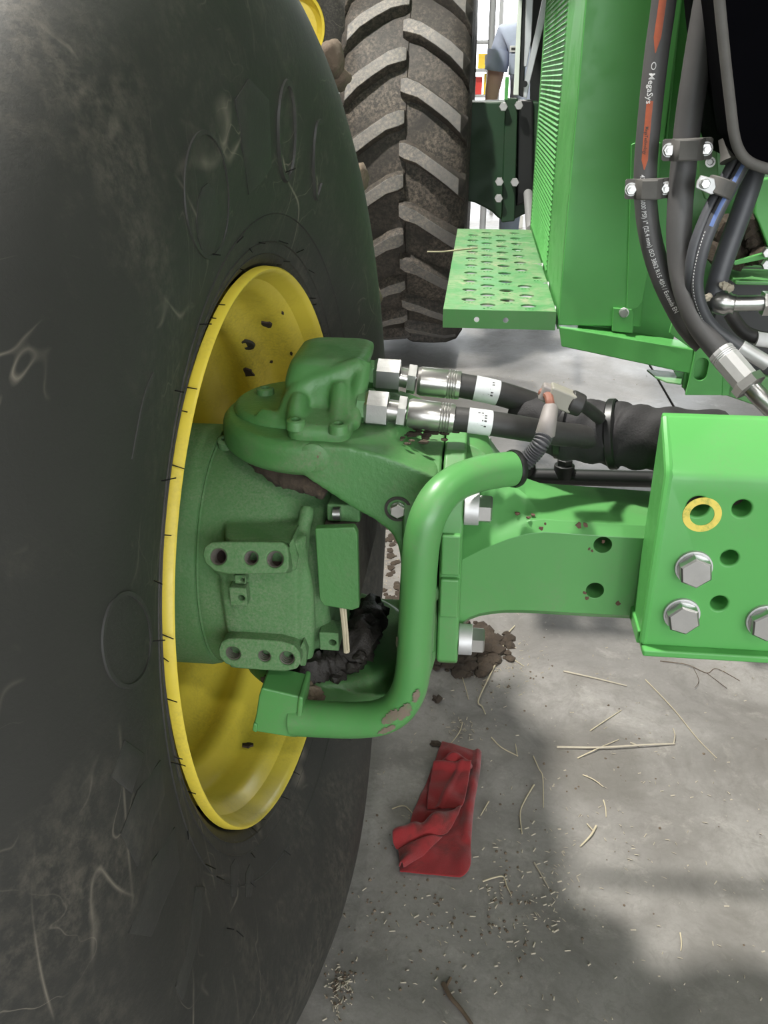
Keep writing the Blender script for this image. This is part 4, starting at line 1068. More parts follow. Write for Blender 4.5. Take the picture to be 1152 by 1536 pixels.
p2 = spline([PY(u, v, y) for u, v, y in H2], 10)
MB().tube(p2, lambda t: .0235 - .002 * t, 26).build('hose_body', 'hose', h2, smooth=70)
fa, fb = PY(1080, 527, 1.62), PY(1118, 571, 1.58); d = fb - fa; L = d.length
prf = [(0, 0), (.0235, 0), (.0245, .004)]
for k in range(3): prf += [(.0245, L * (.10 + .05 * k)), (.0235, L * (.12 + .05 * k)), (.0245, L * (.14 + .05 * k))]
prf += [(.0245, L), (0, L)]
fo = MB().lathe(prf, fa, d, 10).build('ferrule', 'zinc_matte', h2, bevel=.001)
MB().hexa(fb, fb + d.normalized() * .018, .052).build('swivel_nut', 'zinc', h2)
MB().tube(spline([fb + d.normalized() * .012, PY(1142, 598, 1.56), PY(1175, 630, 1.55)], 6), .0165, 18).build('steel_pipe', 'zinc', h2)
def plain_hose(name, label, P, r, mat='cable', n=18):
    rt = root(name, label, 'hose', PY(*P[-1]), HG); pp = spline([PY(u, v, y) for u, v, y in P], 9)
    MB().tube(pp, r, n).build('hose_body', mat, rt, smooth=70); return rt, pp
h3, p3 = plain_hose('thin_hose', 'thin plain black hose left of the blue-striped one', [(1104, 238, 1.66), (1084, 276, 1.66), (1062, 318, 1.65), (1042, 370, 1.64), (1036, 415, 1.64), (1044, 455, 1.66), (1066, 492, 1.69), (1098, 514, 1.72), (1130, 530, 1.75)], .0105)
h4, p4 = plain_hose('blue_striped_hose', 'thin black hose with blue stripe and faint white print', [(1120, 240, 1.64), (1098, 280, 1.64), (1074, 325, 1.635), (1055, 375, 1.63), (1046, 425, 1.63), (1054, 465, 1.63), (1074, 494, 1.63), (1112, 522, 1.62)], .0105)
band(p4, .0105, 0, .115, -.0035, .0035, h4, 'blue', 'blue_stripe')
s_ = .12
text_on(p4, .0105, 'SAE 100R17 HYDRAULIC', .0065, .13, -.007, h4, 'whitep', sx=.9) if False else None
rnd = random.Random(4); m = MB()
for k in range(46):
    a = .125 + k * .0052; m.add(wrap(p4, .0105 * 1.03, 0, [(a, -.0075), (a + rnd.uniform(.0015, .0038), -.0075), (a + .003, -.0058), (a, -.0058)]), [[0, 1, 2, 3]])
pm = m.build('print_specks', 'whitep', h4, smooth=0, recalc=False); pm['kind'] = 'stuff'
fa, fb = PY(1110, 520, 1.62), PY(1152, 546, 1.61)
MB().cyl(fa, fb, .0135, n=24).build('ferrule', 'zinc_matte', h4, bevel=.001)
h5, p5 = plain_hose('elbow_hose', 'black hose running down into a silver elbow fitting', [(1136, 244, 1.74), (1122, 290, 1.73), (1104, 340, 1.72), (1086, 390, 1.71), (1074, 430, 1.70), (1071, 446, 1.70)], .0185)
eo = PY(1074, 447, 1.70)
MB().lathe([(.0, -.012), (.018, -.012), (.021, -.004), (.021, .012), (.018, .018), (.0, .020)], eo, (.3, -.2, -1), 24).build('elbow_socket', 'zinc', h5, smooth=40)
ea, eb_ = PY(1072, 452, 1.69), PY(1100, 456, 1.68)
MB().lathe([(0, 0), (.020, 0), (.022, .008), (.022, .022), (.0175, .028), (.0175, .036), (0, .038)], ea, eb_ - ea, 28).build('elbow_collar', 'zinc', h5, smooth=40)
MB().tube([PY(1090, 455, 1.68), PY(1120, 455, 1.68), PY(1152, 454, 1.68), PY(1200, 453, 1.68)], .0145, 22).build('steel_pipe', 'zinc', h5)
MB().hexa(PY(1143, 455, 1.68), PY(1170, 455, 1.68), .040).build('pipe_nut', 'zinc', h5)
for k, (u, v) in enumerate(((1062, 445), (1086, 428), (1094, 432))):
    MB().blob(PY(u, v, 1.665), (.008, .005, .007), k, .8, 2, 2.2).build('husk', 'straw_grey', h5, smooth=0)

# saddle clamps over the hoses
def saddle(label, cu_, cv, y, half, hgt, r, tilt):
    c = PY(cu_, cv, y); rt = root('hose_clamp', label, 'clamp', c - V3((0, 0, hgt / 2)), 'dark saddle clamps on the hoses')
    e = V3((math.cos(tilt), -.10, math.sin(tilt))).normalized(); up = V3((0, 0, 1)); up = (up - e * up.dot(e)).normalized(); nrm = e.cross(up)
    if nrm.y > 0: nrm = -nrm
    prf = []
    for x, h in ((-half, -.006), (-half, .0), (-r * 1.15, .002), (-r * .95, .014), (-r * .6, .021), (0, .023), (r * .6, .021), (r * .95, .014), (r * 1.15, .002), (half, 0), (half, -.006)): prf.append((x, h))
    m = MB(); secs = []
    for f_, k in ((-1, .9), (-.85, 1), (.85, 1), (1, .9)):
        secs.append([c + e * x * (1 if abs(x) < half else (.93 if abs(f_) == 1 else 1)) + nrm * h * k + up * hgt / 2 * f_ for x, h in prf])
    m.loft(secs); m.build('saddle', 'trim', rt, smooth=30)
    for s_ in (-1, 1):
        p = c + e * s_ * (half - .011) + nrm * .001
        b_ = MB().hexa(p, p + nrm * .009, .017).build('nut', 'zinc', rt)
        MB().cyl(p, p + nrm * .003, .0115, n=20).build('washer', 'zinc_matte', b_)
        MB().cyl(p + nrm * .008, p + nrm * .018, .0045, n=12).build('stud', 'zinc', b_)
    return rt
saddle('dark saddle clamp over the print-marked hose, lower left of the pair', 973, 283, 1.715, .041, .034, .0215, .05)
saddle('dark saddle clamp over the thick hose, upper right of the pair', 1031, 224, 1.675, .041, .035, .0245, .05)
# cushioned loop clamp on the thin hoses
lc = root('loop_clamp', 'grey cushioned loop clamp round the thin blue-striped hose', 'clamp', PY(1075, 295, 1.62))
c = PY(1080, 281, 1.64); d = (p4[22] - p4[14]).normalized()
MB().lathe([(.0215, -.014), (.0235, -.012), (.0235, .012), (.0215, .014), (.014, .012), (.014, -.012)], c + V3((.0, -.002, 0)), d, 28, closed=True).build('cushion', 'trim', lc)
q = [PY(u, v, 1.618) for u, v in ((1046, 272), (1052, 263), (1072, 268), (1076, 290), (1066, 292), (1044, 282))]
MB().prism(q, (0, .006, 0)).build('strap_ear', 'zinc_matte', lc, bevel=.0015)
bolt_parts(lc, PY(1057, 275, 1.618), (0, -1, 0), .014, .009, .008, .002)
sh = root('split_sleeve', 'grey split sleeve where thin hoses leave the tank', 'sleeve', PY(1098, 245, 1.64))
MB().tube([PY(1092, 205, 1.66), PY(1098, 228, 1.655), PY(1100, 240, 1.65)], lambda t: .016 + .006 * t, 18).build('sleeve_tube', 'trim', sh)
lw = root('white_tag', 'small white printed tag on the dark lower hose', 'tag', PY(1146, 512, 1.75))
MB().cyl(PY(1134, 508, 1.75), PY(1170, 513, 1.75), .014, n=20).build('tag_wrap', 'whitep', lw)
MB().tube(spline([PY(1095, 470, 1.78), PY(1120, 500, 1.76), PY(1175, 514, 1.75)], 6), .0135, 16).build('hose_end', 'hose_black', lw)

# ================================================================= FAR FRONT WHEEL
R2, Y2, X2, W2 = 1.0, 5.08, -.342, .30
fw = root('front_drive_wheel', 'big tractor tyre with muddy chevron lugs behind the near tyre', 'wheel', (X2, Y2, GZ))
C2 = V3((X2, Y2, GZ + R2 - .005))
pr2 = [(.50, -.22), (.56, -.27), (.68, -.315), (.80, -.315), (.88, -.30), (.92, -.27), (.937, -.20), (.945, -.1), (.948, 0), (.945, .1), (.937, .20), (.92, .27), (.88, .30), (.80, .315), (.68, .315), (.56, .27), (.50, .22), (.49, 0)]
m = MB(); secs = [[C2 + V3((x * .93, -r * math.cos(2 * PI * i / 120), r * math.sin(2 * PI * i / 120))) for i in range(120)] for r, x in pr2]
for s_ in secs:
    for p in s_:
        if p.z < GZ: p.z = GZ + .0005
m.loft(secs + [secs[0]], cap=False).build('tyre', 'tread', fw, smooth=60)
m = MB(); secs = [[C2 + V3((x, -r * math.cos(2 * PI * i / 80), r * math.sin(2 * PI * i / 80))) for i in range(80)] for r, x in ((.52, .2), (.48, .19), (.46, .05), (.30, .03), (.0, .03), (.0, .0), (.30, 0), (.45, .0), (.46, -.19), (.52, -.2), (.50, -.18), (.47, 0), (.50, .18))]
m.loft(secs + [secs[0]], cap=False).build('rim', 'yellow', fw, smooth=50)
# ring seam in the middle of the tread
m = MB(); secs = [[C2 + V3((x, -r * math.cos(2 * PI * i / 120), r * math.sin(2 * PI * i / 120))) for i in range(120)] for r, x in ((.946, .012), (.953, .015), (.946, .018))]
m.loft(secs, cap=False).build('tread_seam', 'tread', fw)
NL2 = 24
for side in (1, -1):
    m = MB(); secs = []
    for k, (x, th, wd, ht) in enumerate(((-.012, .012, .030, .045), (.015, .005, .038, .056), (.07, -.012, .036, .058), (.14, -.055, .036, .058), (.21, -.10, .038, .056), (.27, -.145, .042, .050), (.302, -.168, .046, .010), (.306, -.17, .044, -.06))):
        sec = []
        for dr, dw in ((0, 1.35), (.75, 1.05), (1, .85), (1, -.85), (.75, -1.05), (0, -1.35)):
            rb = .935 - max(0, x - .2) * .25; r = rb + (ht + .0) * dr if dr else rb - .02 + min(0, ht)
            t_ = th + dw * wd / r
            sec.append(V3((x * .93 * side, -r * math.cos(t_), r * math.sin(t_))))
        secs.append(sec)
    m.loft(secs); me = m.mesh('lug'); me.materials.append(M['tread']); me.materials.append(M['lug_face'])
    for p in me.polygons:
        c = p.center; nrm = p.normal; rad = V3((0, c.y, c.z)).normalized()
        if nrm.dot(rad) > .75: p.material_index = 1
    src = bpy.data.objects.new('lug', me); finish(src, .010, 2)
    for k in range(NL2):
        ph = 2 * PI * (k + (.5 if side < 0 else 0)) / NL2 + .07
        z_low = C2.z + 1.0 * math.sin(ph)
        if z_low < GZ + .03: continue
        part_copy(src, fw, Matrix.Translation(C2) @ Matrix.Rotation(-ph, 4, 'X'))
    bpy.data.objects.remove(src)
# the wheel standing farther back at left
bw = root('yellow_rimmed_wheel', 'small bit of a yellow-rimmed wheel between the two big tyres', 'wheel', (PY(440, 40, 7.5).x, 7.6, GZ))
cw = PY(436, 42, 7.5)
m = MB().lathe([(.28, -.12), (.33, -.15), (.42, -.14), (.47, -.08), (.47, .08), (.42, .14), (.28, .12)], cw, (0, -1, 0), 64, closed=True).build('tyre', 'tyre', bw, smooth=60)
m = MB().lathe([(.285, .10), (.28, .13), (.26, .12), (.25, .05), (.2, .0), (.0, .02), (.0, -.03), (.2, -.05), (.26, -.05)], cw, (0, -1, 0), 64, closed=True).build('rim', 'yellow', bw, smooth=50)
MB().box(cw + V3((-.25, -.1, -cw.z + GZ)), cw + V3((.25, .1, -.46))).build('stand', 'rack', bw, bevel=.01)

# ================================================================= FRONT AXLE AND MACHINE STRUTS in the gap
fa_ = root('front_axle', 'green front axle housing with painted-in shade and bolted flange behind the step', 'axle', PY(752, 335, 4.45))
q = [PY(u, v, 4.45) for u, v in ((690, 153), (810, 152), (830, 300), (770, 330), (758, 334), (746, 326), (738, 318), (728, 312), (712, 304), (690, 300))]
MB().prism(q, (0, .45, 0)).build('housing', 'green_shaded', fa_, bevel=.01)
MB().prism([PY(u, v, 4.40) for u, v in ((758, 147), (777, 147), (772, 332), (752, 334))], (0, .06, 0)).build('flange', 'green_shaded', fa_, bevel=.006)
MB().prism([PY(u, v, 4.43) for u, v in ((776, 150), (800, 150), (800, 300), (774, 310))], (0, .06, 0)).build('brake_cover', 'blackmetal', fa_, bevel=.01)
for (u, v) in ((749, 272), (748, 297), (772, 273), (755, 160), (778, 158)):
    p = PY(u, v, 4.39); b_ = MB().hexa(p, p + V3((0, -.03, 0)), .034).build('bolt', 'zinc_matte', fa_)
MB().cyl(PY(792, 290, 4.3), PY(796, 345, 3.9), .02, n=16).build('drain_pipe', 'zinc_matte', fa_)
po = root('support_post', 'white and green upright post beside the person', 'post', PY(770, 143, 4.2))
MB().prism([PY(u, v, 4.2) for u, v in ((779, -40), (785, -40), (778, 143), (770, 143))], (0, .03, 0)).build('post_face', 'whitepaint', po, bevel=.003)
MB().prism([PY(u, v, 4.21) for u, v in ((785, -40), (793, -40), (785, 146), (778, 143))], (0, .03, 0)).build('post_side', 'blackmetal', po, bevel=.003)
MB().prism([PY(u, v, 4.19) for u, v in ((758, 115), (764, 115), (762, 150), (756, 150))], (0, .02, 0)).build('green_stub', 'green_clean', po, bevel=.002)
st_ = root('aluminium_strut', 'bare aluminium strut leaning against the louvred panel', 'strut', PY(788, 140, 4.0))
MB().prism([PY(u, v, 4.0) for u, v in ((822, -40), (834, -40), (793, 132), (790, 148), (785, 146), (786, 125))], (0, .02, 0)).build('bar', 'alu', st_, bevel=.003)
MB().cyl(PY(787, 126, 3.99), PY(787, 126, 4.01), .012, n=16).build('pivot_pin', 'blackmetal', st_)
s2 = root('aluminium_strut', 'upright aluminium strut between post and leaning strut', 'strut', PY(790, 90, 4.1))
MB().prism([PY(u, v, 4.1) for u, v in ((790, -40), (802, -40), (797, 60), (790, 100), (786, 100))], (0, .02, 0)).build('bar', 'alu', s2, bevel=.003)
sh = root('black_shield', 'black shield plate behind the aluminium struts', 'shield', (.45, 4.6, 1.2))
MB().prism([PY(u, v, 4.6) for u, v in ((797, -60), (880, -60), (880, 160), (795, 160))], (0, .02, 0)).build('plate', 'blackmetal', sh, bevel=.004)

# ================================================================= PERSON
def person(loc, H, label):
    rt = root('person', label, 'person', loc); k = H / 1.78
    P = {'pel': (0, 0, .95), 'waist': (0, .0, 1.10), 'chest': (0, -.01, 1.30), 'up': (0, 0, 1.42), 'neck': (0, 0, 1.50), 'head0': (0, -.015, 1.58), 'head1': (0, -.02, 1.68), 'head2': (0, -.01, 1.75)}
    R_ = {'pel': (.155, .12), 'waist': (.145, .11), 'chest': (.17, .12), 'up': (.15, .10), 'neck': (.058, .06), 'head0': (.068, .085), 'head1': (.078, .098), 'head2': (.05, .07)}
    E_ = [('pel', 'waist'), ('waist', 'chest'), ('chest', 'up'), ('up', 'neck'), ('neck', 'head0'), ('head0', 'head1'), ('head1', 'head2')]
    for s_, n in ((-1, 'l'), (1, 'r')):
        for nm, p, r in (('sh', (.185 * s_, 0, 1.42), .064), ('ua', (.212 * s_, .01, 1.33), .055), ('el', (.226 * s_, .015, 1.22), .047), ('fa', (.238 * s_, -.06, 1.15), .041), ('wr', (.247 * s_, -.16, 1.06), .028), ('pa', (.250 * s_, -.20, 1.01), .030),
                         ('hip', (.09 * s_, 0, .88), .095), ('th', (.10 * s_, 0, .70), .082), ('kn', (.105 * s_, -.01, .50), .062), ('ca', (.108 * s_, .01, .33), .058), ('an', (.11 * s_, .02, .09), .042), ('he', (.11 * s_, .02, .04), .04), ('to', (.12 * s_, -.14, .035), .035)):
            P[nm + n] = p; R_[nm + n] = (r, r)
        E_ += [('up', 'sh' + n), ('sh' + n, 'ua' + n), ('ua' + n, 'el' + n), ('el' + n, 'fa' + n), ('fa' + n, 'wr' + n), ('wr' + n, 'pa' + n), ('pel', 'hip' + n), ('hip' + n, 'th' + n), ('th' + n, 'kn' + n), ('kn' + n, 'ca' + n), ('ca' + n, 'an' + n), ('an' + n, 'he' + n), ('he' + n, 'to' + n)]
        for j, (dx, L) in enumerate(((-.02, .085), (-.007, .095), (.007, .09), (.02, .07))):
            a, b, c = 'f%d0%s' % (j, n), 'f%d1%s' % (j, n), 'f%d2%s' % (j, n)
            P[a] = (.252 * s_ + .004, -.215 + dx, .975); P[b] = (.252 * s_ - .004 * s_, -.225 + dx, .975 - L * .5); P[c] = (.252 * s_ - .016 * s_, -.225 + dx, .975 - L)
            R_[a] = (.010, .010); R_[b] = (.009, .009); R_[c] = (.007, .007); E_ += [('pa' + n, a), (a, b), (b, c)]
        P['t0' + n] = (.245 * s_, -.24, 1.015); P['t1' + n] = (.238 * s_, -.265, .975); R_['t0' + n] = (.011, .011); R_['t1' + n] = (.009, .009); E_ += [('pa' + n, 't0' + n), ('t0' + n, 't1' + n)]
    names = list(P); idx = {n: i for i, n in enumerate(names)}
    me = bpy.data.meshes.new('body'); me.from_pydata([V3(P[n]) * k for n in names], [(idx[a], idx[b]) for a, b in E_], [])
    o = bpy.data.objects.new('body', me); COL.objects.link(o)
    md = o.modifiers.new('skin', 'SKIN'); md.use_smooth_shade = True
    for i, n in enumerate(names):
        sv = me.skin_vertices[0].data[i]; sv.radius = (R_[n][0] * k, R_[n][1] * k); sv.use_root = (n == 'pel')
    sb_ = o.modifiers.new('s', 'SUBSURF'); sb_.levels = 2; sb_.render_levels = 2
    dg = bpy.context.evaluated_depsgraph_get(); dg.update()
    nm = bpy.data.meshes.new_from_object(o.evaluated_get(dg)); bpy.data.objects.remove(o)
    nm.materials.clear()
    for mt in ('cover', 'skin', 'boot'): nm.materials.append(M[mt])
    for p in nm.polygons:
        c = p.center / k; p.use_smooth = True
        arm = abs(c.x) > .172 and c.z < 1.27 and c.z > .6
        p.material_index = 1 if (c.z > 1.475 or arm) else (2 if c.z < .12 else 0)
    b = bpy.data.objects.new('body', nm); COL.objects.link(b); b.parent = rt
    L0 = V3(loc)
    def w(x, y, z): return L0 + V3((x, y, z)) * k
    MB().blob(w(0, .01, 1.715), V3((.085, .108, .075)) * k, 3, .08, 3, 3).build('hair', 'hair', rt, smooth=80)
    for s_ in (-1, 1):
        MB().blob(w(.032 * s_, -.105, 1.665), V3((.013, .007, .008)) * k, 1, 0, 2).build('eye', 'whitep', rt)
        MB().blob(w(.085 * s_, -.01, 1.65), V3((.012, .022, .032)) * k, 2, .1, 2).build('ear', 'skin', rt)
    MB().blob(w(0, -.122, 1.635), V3((.014, .018, .024)) * k, 4, .1, 2).build('nose', 'skin', rt)
    MB().blob(w(0, -.098, 1.595), V3((.024, .007, .006)) * k, 4, 0, 2).build('mouth', 'redbox', rt)
    pt = MB().box(w(-.160, -.140, 1.335), w(-.100, -.105, 1.365)).build('name_patch', 'whitep', rt, bevel=.003)
    MB().box(w(-.152, -.142, 1.345), w(-.108, -.1395, 1.356)).build('patch_lettering', 'ink', pt, smooth=0)
    MB().box(w(-.160, -.134, 1.23), w(-.085, -.105, 1.33)).build('chest_pocket', 'cover', rt, bevel=.006)
    for s_ in (-1, 1):
        a = V3((.235 * s_, .01, 1.24)); MB().lathe([(.062 * k, -.05 * k), (.060 * k, .05 * k), (.050 * k, .05 * k), (.052 * k, -.05 * k)], w(.216 * s_, .010, 1.30), V3((-.13 * s_, -.03, 1)), 24, closed=True).build('sleeve_cuff', 'cover', rt, smooth=60)
    return rt
sp_ = PY(752, 40, 5.9)
person((.315, 5.9, GZ), 1.98, 'person in blue-grey short-sleeved work overalls with bare forearms and white name patch')

# ================================================================= FAR BACKGROUND
rk = root('storage_rack', 'grey storage rack in the bright background left of the person', 'rack', (.33, 10.6, GZ))
rx = PY(728, 100, 10.5).x
for sx in (-.5, .14):
    for dy in (0, .4):
        MB().box((rx + sx - .02, 10.4 + dy, GZ), (rx + sx + .02, 10.44 + dy, 2.2)).build('upright', 'rack', rk)
shz = [PY(725, v, 10.45).z for v in (142, 103, 60)]
for z in shz: MB().box((rx - .52, 10.4, z - .03), (rx + .16, 10.84, z)).build('shelf', 'rack', rk, bevel=.004)
for (du, z, w_, h_, mt, lb) in ((-7, shz[0], .07, .17, 'redbox', 'small red box on the lower rack shelf'), (3, shz[0], .07, .20, 'yellowbox', 'yellow box beside the small red box on the rack'), (-4, shz[1], .09, .14, 'yellowbox', 'yellow box on the upper rack shelf'), (5, shz[1], .06, .20, 'whitebox', 'white box on the upper rack shelf')):
    x = rx + du * .0085
    o = root('storage_box', lb, 'box', (x, 10.5, z)); MB().box((x - w_ / 2, 10.45, z + .001), (x + w_ / 2, 10.62, z + h_)).build('carton', mt, o, bevel=.004)
    MB().box((x - w_ / 2 - .001, 10.449, z + h_ * .75), (x + w_ / 2 + .001, 10.621, z + h_ + .002)).build('lid', mt, o, bevel=.002)
cl = root('hall_column', 'grey steel pipe column in the bright background', 'column', (PY(737, 60, 9).x, 9, GZ))
cx = PY(737, 60, 9).x
MB().cyl((cx, 9, GZ), (cx, 9, 6.0), .03, n=20).build('pipe', 'rack', cl); MB().cyl((cx, 9, 1.42), (cx, 9, 1.5), .05, n=20).build('collar', 'rack', cl)
MB().box((cx - .12, 8.88, GZ), (cx + .12, 9.12, GZ + .02)).build('foot_plate', 'rack', cl)
for (u, v, hh, lb) in ((764, 338, .16, 'white carton on the bright floor, left of the pair under the axle'), (777, 342, .12, 'white carton on the bright floor, right of the pair under the axle')):
    p = PZ(u, v, GZ); o = root('floor_carton', lb, 'box', p)
    MB().box(p + V3((-.045, 0, 0)), p + V3((.045, .12, hh))).build('carton', 'whitebox', o, bevel=.004)
    MB().box(p + V3((-.046, -.001, hh - .02)), p + V3((.046, .121, hh + .001))).build('lid', 'whitebox', o, bevel=.003)

# ================================================================= RED RAG
def rag():
    rt = root('shop_rag', 'crumpled red cloth rag lying on the concrete floor', 'rag', PZ(655, 1310, GZ))
    def sheet(Lp, Rp, hf, name, n=44, mcol=26, thick=.0035):
        La = spline([PZ(u, v, GZ) for u, v in Lp], 10); Ra = spline([PZ(u, v, GZ) for u, v in Rp], 10)
        f1, l1 = path_at(La); f2, l2 = path_at(Ra)
        m = MB(); vs = []; fs = []
        for i in range(n + 1):
            a = f1(l1 * i / n)[0]; b = f2(l2 * i / n)[0]
            for j in range(mcol + 1):
                p = a.lerp(b, j / mcol); p.z = GZ + .003 + max(0, hf(i / n, j / mcol, p)); vs.append(p)
        for i in range(n):
            for j in range(mcol):
                k = i * (mcol + 1) + j; fs.append([k, k + 1, k + mcol + 2, k + mcol + 1])
        m.add(vs, fs); o = m.build(name, 'rag', rt, smooth=80)
        sd = o.modifiers.new('solid', 'SOLIDIFY'); sd.thickness = thick; sd.offset = 1
        sb = o.modifiers.new('sub', 'SUBSURF'); sb.levels = 1; sb.render_levels = 1
        return o
    ed = lambda s, t: min(1, min(s, 1 - s, t, 1 - t) * 9)
    nz = lambda p, f, a: noise.noise(V3((p.x * f, p.y * f, 1.7))) * a
    sheet([(663, 1114), (650, 1150), (634, 1190), (622, 1215), (612, 1245), (600, 1275), (599, 1311)], [(721, 1131), (718, 1165), (710, 1213), (706, 1260), (706, 1296), (700, 1312), (690, 1319)],
          lambda s, t, p: .006 * ed(s, t) + nz(p, 26, .007) + nz(p, 60, .003) + .010 * math.exp(-((t - .93) / .06) ** 2) * (s < .75), 'base_layer')
    sheet([(650, 1158), (645, 1180), (641, 1205), (640, 1225)], [(706, 1163), (702, 1185), (696, 1215), (688, 1222)],
          lambda s, t, p: .014 + .014 * math.exp(-((s - .04) / .07) ** 2) + nz(p, 30, .007) + .012 * t * (1 - s) + .006 * math.exp(-((t - .75 + s * .4) / .06) ** 2), 'folded_layer', 30, 22)
    sheet([(668, 1152), (652, 1158), (648, 1160)], [(690, 1148), (706, 1158), (706, 1165)],
          lambda s, t, p: .018 + .020 * math.sin(PI * t) * (1 - abs(s - .4)) + nz(p, 50, .008), 'tip_fold', 14, 16)
    sheet([(596, 1258), (590, 1268), (589, 1278), (597, 1283)], [(692, 1220), (690, 1232), (680, 1248), (664, 1262)],
          lambda s, t, p: .012 + .032 * math.sin(PI * min(1, s * 1.1)) * (.6 + .4 * math.sin(PI * t)) + nz(p, 34, .012) - .016 * math.exp(-((t - .45) / .1) ** 2) * (1 - s), 'twisted_fold', 20, 34)
    sheet([(597, 1284), (600, 1298), (600, 1310)], [(664, 1262), (640, 1285), (604, 1310)],
          lambda s, t, p: .010 + .012 * math.sin(PI * t) + nz(p, 40, .006), 'lower_fold', 12, 20)
rag()

# ================================================================= STRAW, TWIGS, SOIL
def straw(label, pts, r=.0022, mat='straw', name='straw', cat='straw', fork=None):
    r *= .8
    P = [PZ(u, v, GZ) for u, v in pts]
    rnd = random.Random(int(pts[0][0])); L = sum((b - a).length for a, b in zip(P, P[1:]))
    for k, p in enumerate(P): p.z += r + (.004 * rnd.random() if 0 < k < len(P) - 1 else .0)
    pa = spline(P, 6)
    for p in pa: p.z = max(p.z, GZ + r * .9)
    m = MB().tube(pa, lambda t: r * (1 - .35 * t), 8, lambda k, i: 1 + .12 * noise.noise(V3((k * .6, i, 0))))
    if fork:
        for f_ in fork:
            q = [PZ(u, v, GZ) + V3((0, 0, r + .002 * i)) for i, (u, v) in enumerate(f_)]
            m.tube(spline(q, 4), r * .6, 6)
    tag(m.build(name, mat, None, P[0] * 1.0, smooth=60), label, cat)
straw('long thin straw slanting on the floor near the right edge', [(968, 1020), (1010, 1066), (1045, 1108), (1075, 1138)], .0016)
straw('longest straight grey straw with an upturned end below the axle', [(835, 1122), (900, 1124), (960, 1121), (1012, 1117)], .0034, 'straw_grey', fork=[[(1010, 1118), (1012, 1106), (1009, 1096)], [(960, 1121), (945, 1116)]])
straw('short straw crossing the longest grey straw', [(866, 1138), (895, 1126), (928, 1110)], .0018)
straw('pale straw under the green axle beam, pointing right', [(845, 1008), (890, 1018), (940, 1030)], .0032, 'straw_grey')
straw('bent pale stalk running down from the soil heap', [(758, 962), (742, 1000), (718, 1051), (723, 1062), (728, 1072)], .0030)
straw('crooked straw with a split tip right of the red rag top', [(737, 1107), (752, 1122), (777, 1135)], .0022, fork=[[(776, 1135), (773, 1118)]])
straw('thin curved stem right of the rag, bending downward', [(800, 1135), (808, 1155), (814, 1169), (815, 1212)], .0018)
straw('short pale stalk leaning right of the rag middle', [(801, 1178), (788, 1200), (780, 1221), (783, 1252)], .0024)
straw('short pale straw with a frayed end lying on the dark patch of floor', [(894, 1240), (886, 1255), (870, 1271)], .0030, fork=[[(890, 1248), (880, 1238)]])
straw('single straw between the axle and the longest grey straw', [(885, 1097), (905, 1084), (932, 1066)], .0018)
straw('angled straw piece right of the rag bottom corner', [(724, 1323), (742, 1319), (755, 1317), (760, 1330), (767, 1344)], .0022)
straw('short straw with a fan of chaff on the dark floor below right of the rag', [(801, 1295), (812, 1314), (823, 1333)], .0024, 'straw_grey')
straw('small straw splinter below the longest grey straw', [(874, 1163), (890, 1171), (905, 1181)], .0018)
straw('tiny straw splinter beside the right edge of the rag', [(733, 1203), (727, 1214), (721, 1224)], .0022)
straw('tiny upright straw splinter far right of the rag', [(905, 1201), (908, 1214), (909, 1226)], .0018)
straw('small pale splinter near the bottom right of the floor', [(1020, 1400), (1022, 1415), (1021, 1427)], .0018)
straw('straw lying left of the rag near the tyre', [(588, 1214), (606, 1211), (620, 1222)], .0018)
straw('curly brown root lying under the green bracket', [(990, 992), (1030, 999), (1060, 1010), (1075, 1004), (1110, 1022)], .0014, 'wood', 'dry_root', 'root', fork=[[(1040, 1002), (1048, 1022), (1042, 1034)], [(1060, 1010), (1090, 1034)]])
straw('dark brown twig at the bottom edge below the rag', [(665, 1478), (676, 1500), (692, 1518), (708, 1540)], .0055, 'wood', 'twig', 'twig', fork=[[(668, 1484), (676, 1470)]])
straw('pale straw tuft stem above the red rag', [(694, 1084), (690, 1098), (684, 1108), (676, 1116)], .0018)
straw('stalk lying over the soil heap beside the flange bolt', [(712, 1002), (728, 985), (752, 962), (772, 940)], .0034)
straw('thin straw crossing the soil heap to the right', [(750, 975), (770, 990), (786, 1000)], .0018)
straw('thin straw below the soil heap, upright', [(692, 1012), (697, 1030), (703, 1050)], .0016)

P_ = [PZ(u, v, sz) for u, v in ((641, 381), (664, 379), (690, 376), (716, 373))]
for k_, p_ in enumerate(P_): p_.z = sz + .003 + (.004 if k_ == 0 else 0)
tag(MB().tube(spline(P_, 6), .0022, 8).build('straw', 'straw', None, P_[1], smooth=60), 'straw poking out over the left edge of the service step', 'straw')
hp = MB(); rnd = random.Random(5)
for k in range(190):
    u = max(655, min(765, rnd.gauss(703, 26))); v = max(935, min(1012, rnd.gauss(972, 20)))
    s_ = rnd.uniform(.005, .020)
    p = PZ(u, v, GZ); hp.blob(p + V3((0, 0, s_ * .25)), (s_ * 1.2, s_ * 1.3, s_ * .65), k, .6, 1, 2.2)
for k in range(0):
    p = PZ(rnd.uniform(770, 830), rnd.uniform(926, 942), GZ); hp.blob(p, (.02, .02, .010), k, .6, 1, 2.2)
for k in range(0):
    p = PZ(rnd.gauss(590, 14), rnd.gauss(800, 60), GZ); hp.blob(p, (.03, .03, .012), k, .6, 1, 2.2)
hp_o = tag(hp.build('soil_heap', 'soil', None, PZ(700, 985, GZ), smooth=0), 'heap of dark crumbly soil on the floor under the axle flange', 'soil')
o = MB().blob(PZ(656, 1051, GZ) + V3((0, 0, .006)), (.011, .011, .009), 3, .7, 2, 2).build('soil_clod', 'soil', None, PZ(656, 1051, GZ), smooth=0)
tag(o, 'single dark soil clod left of the pale bent stalk', 'soil')
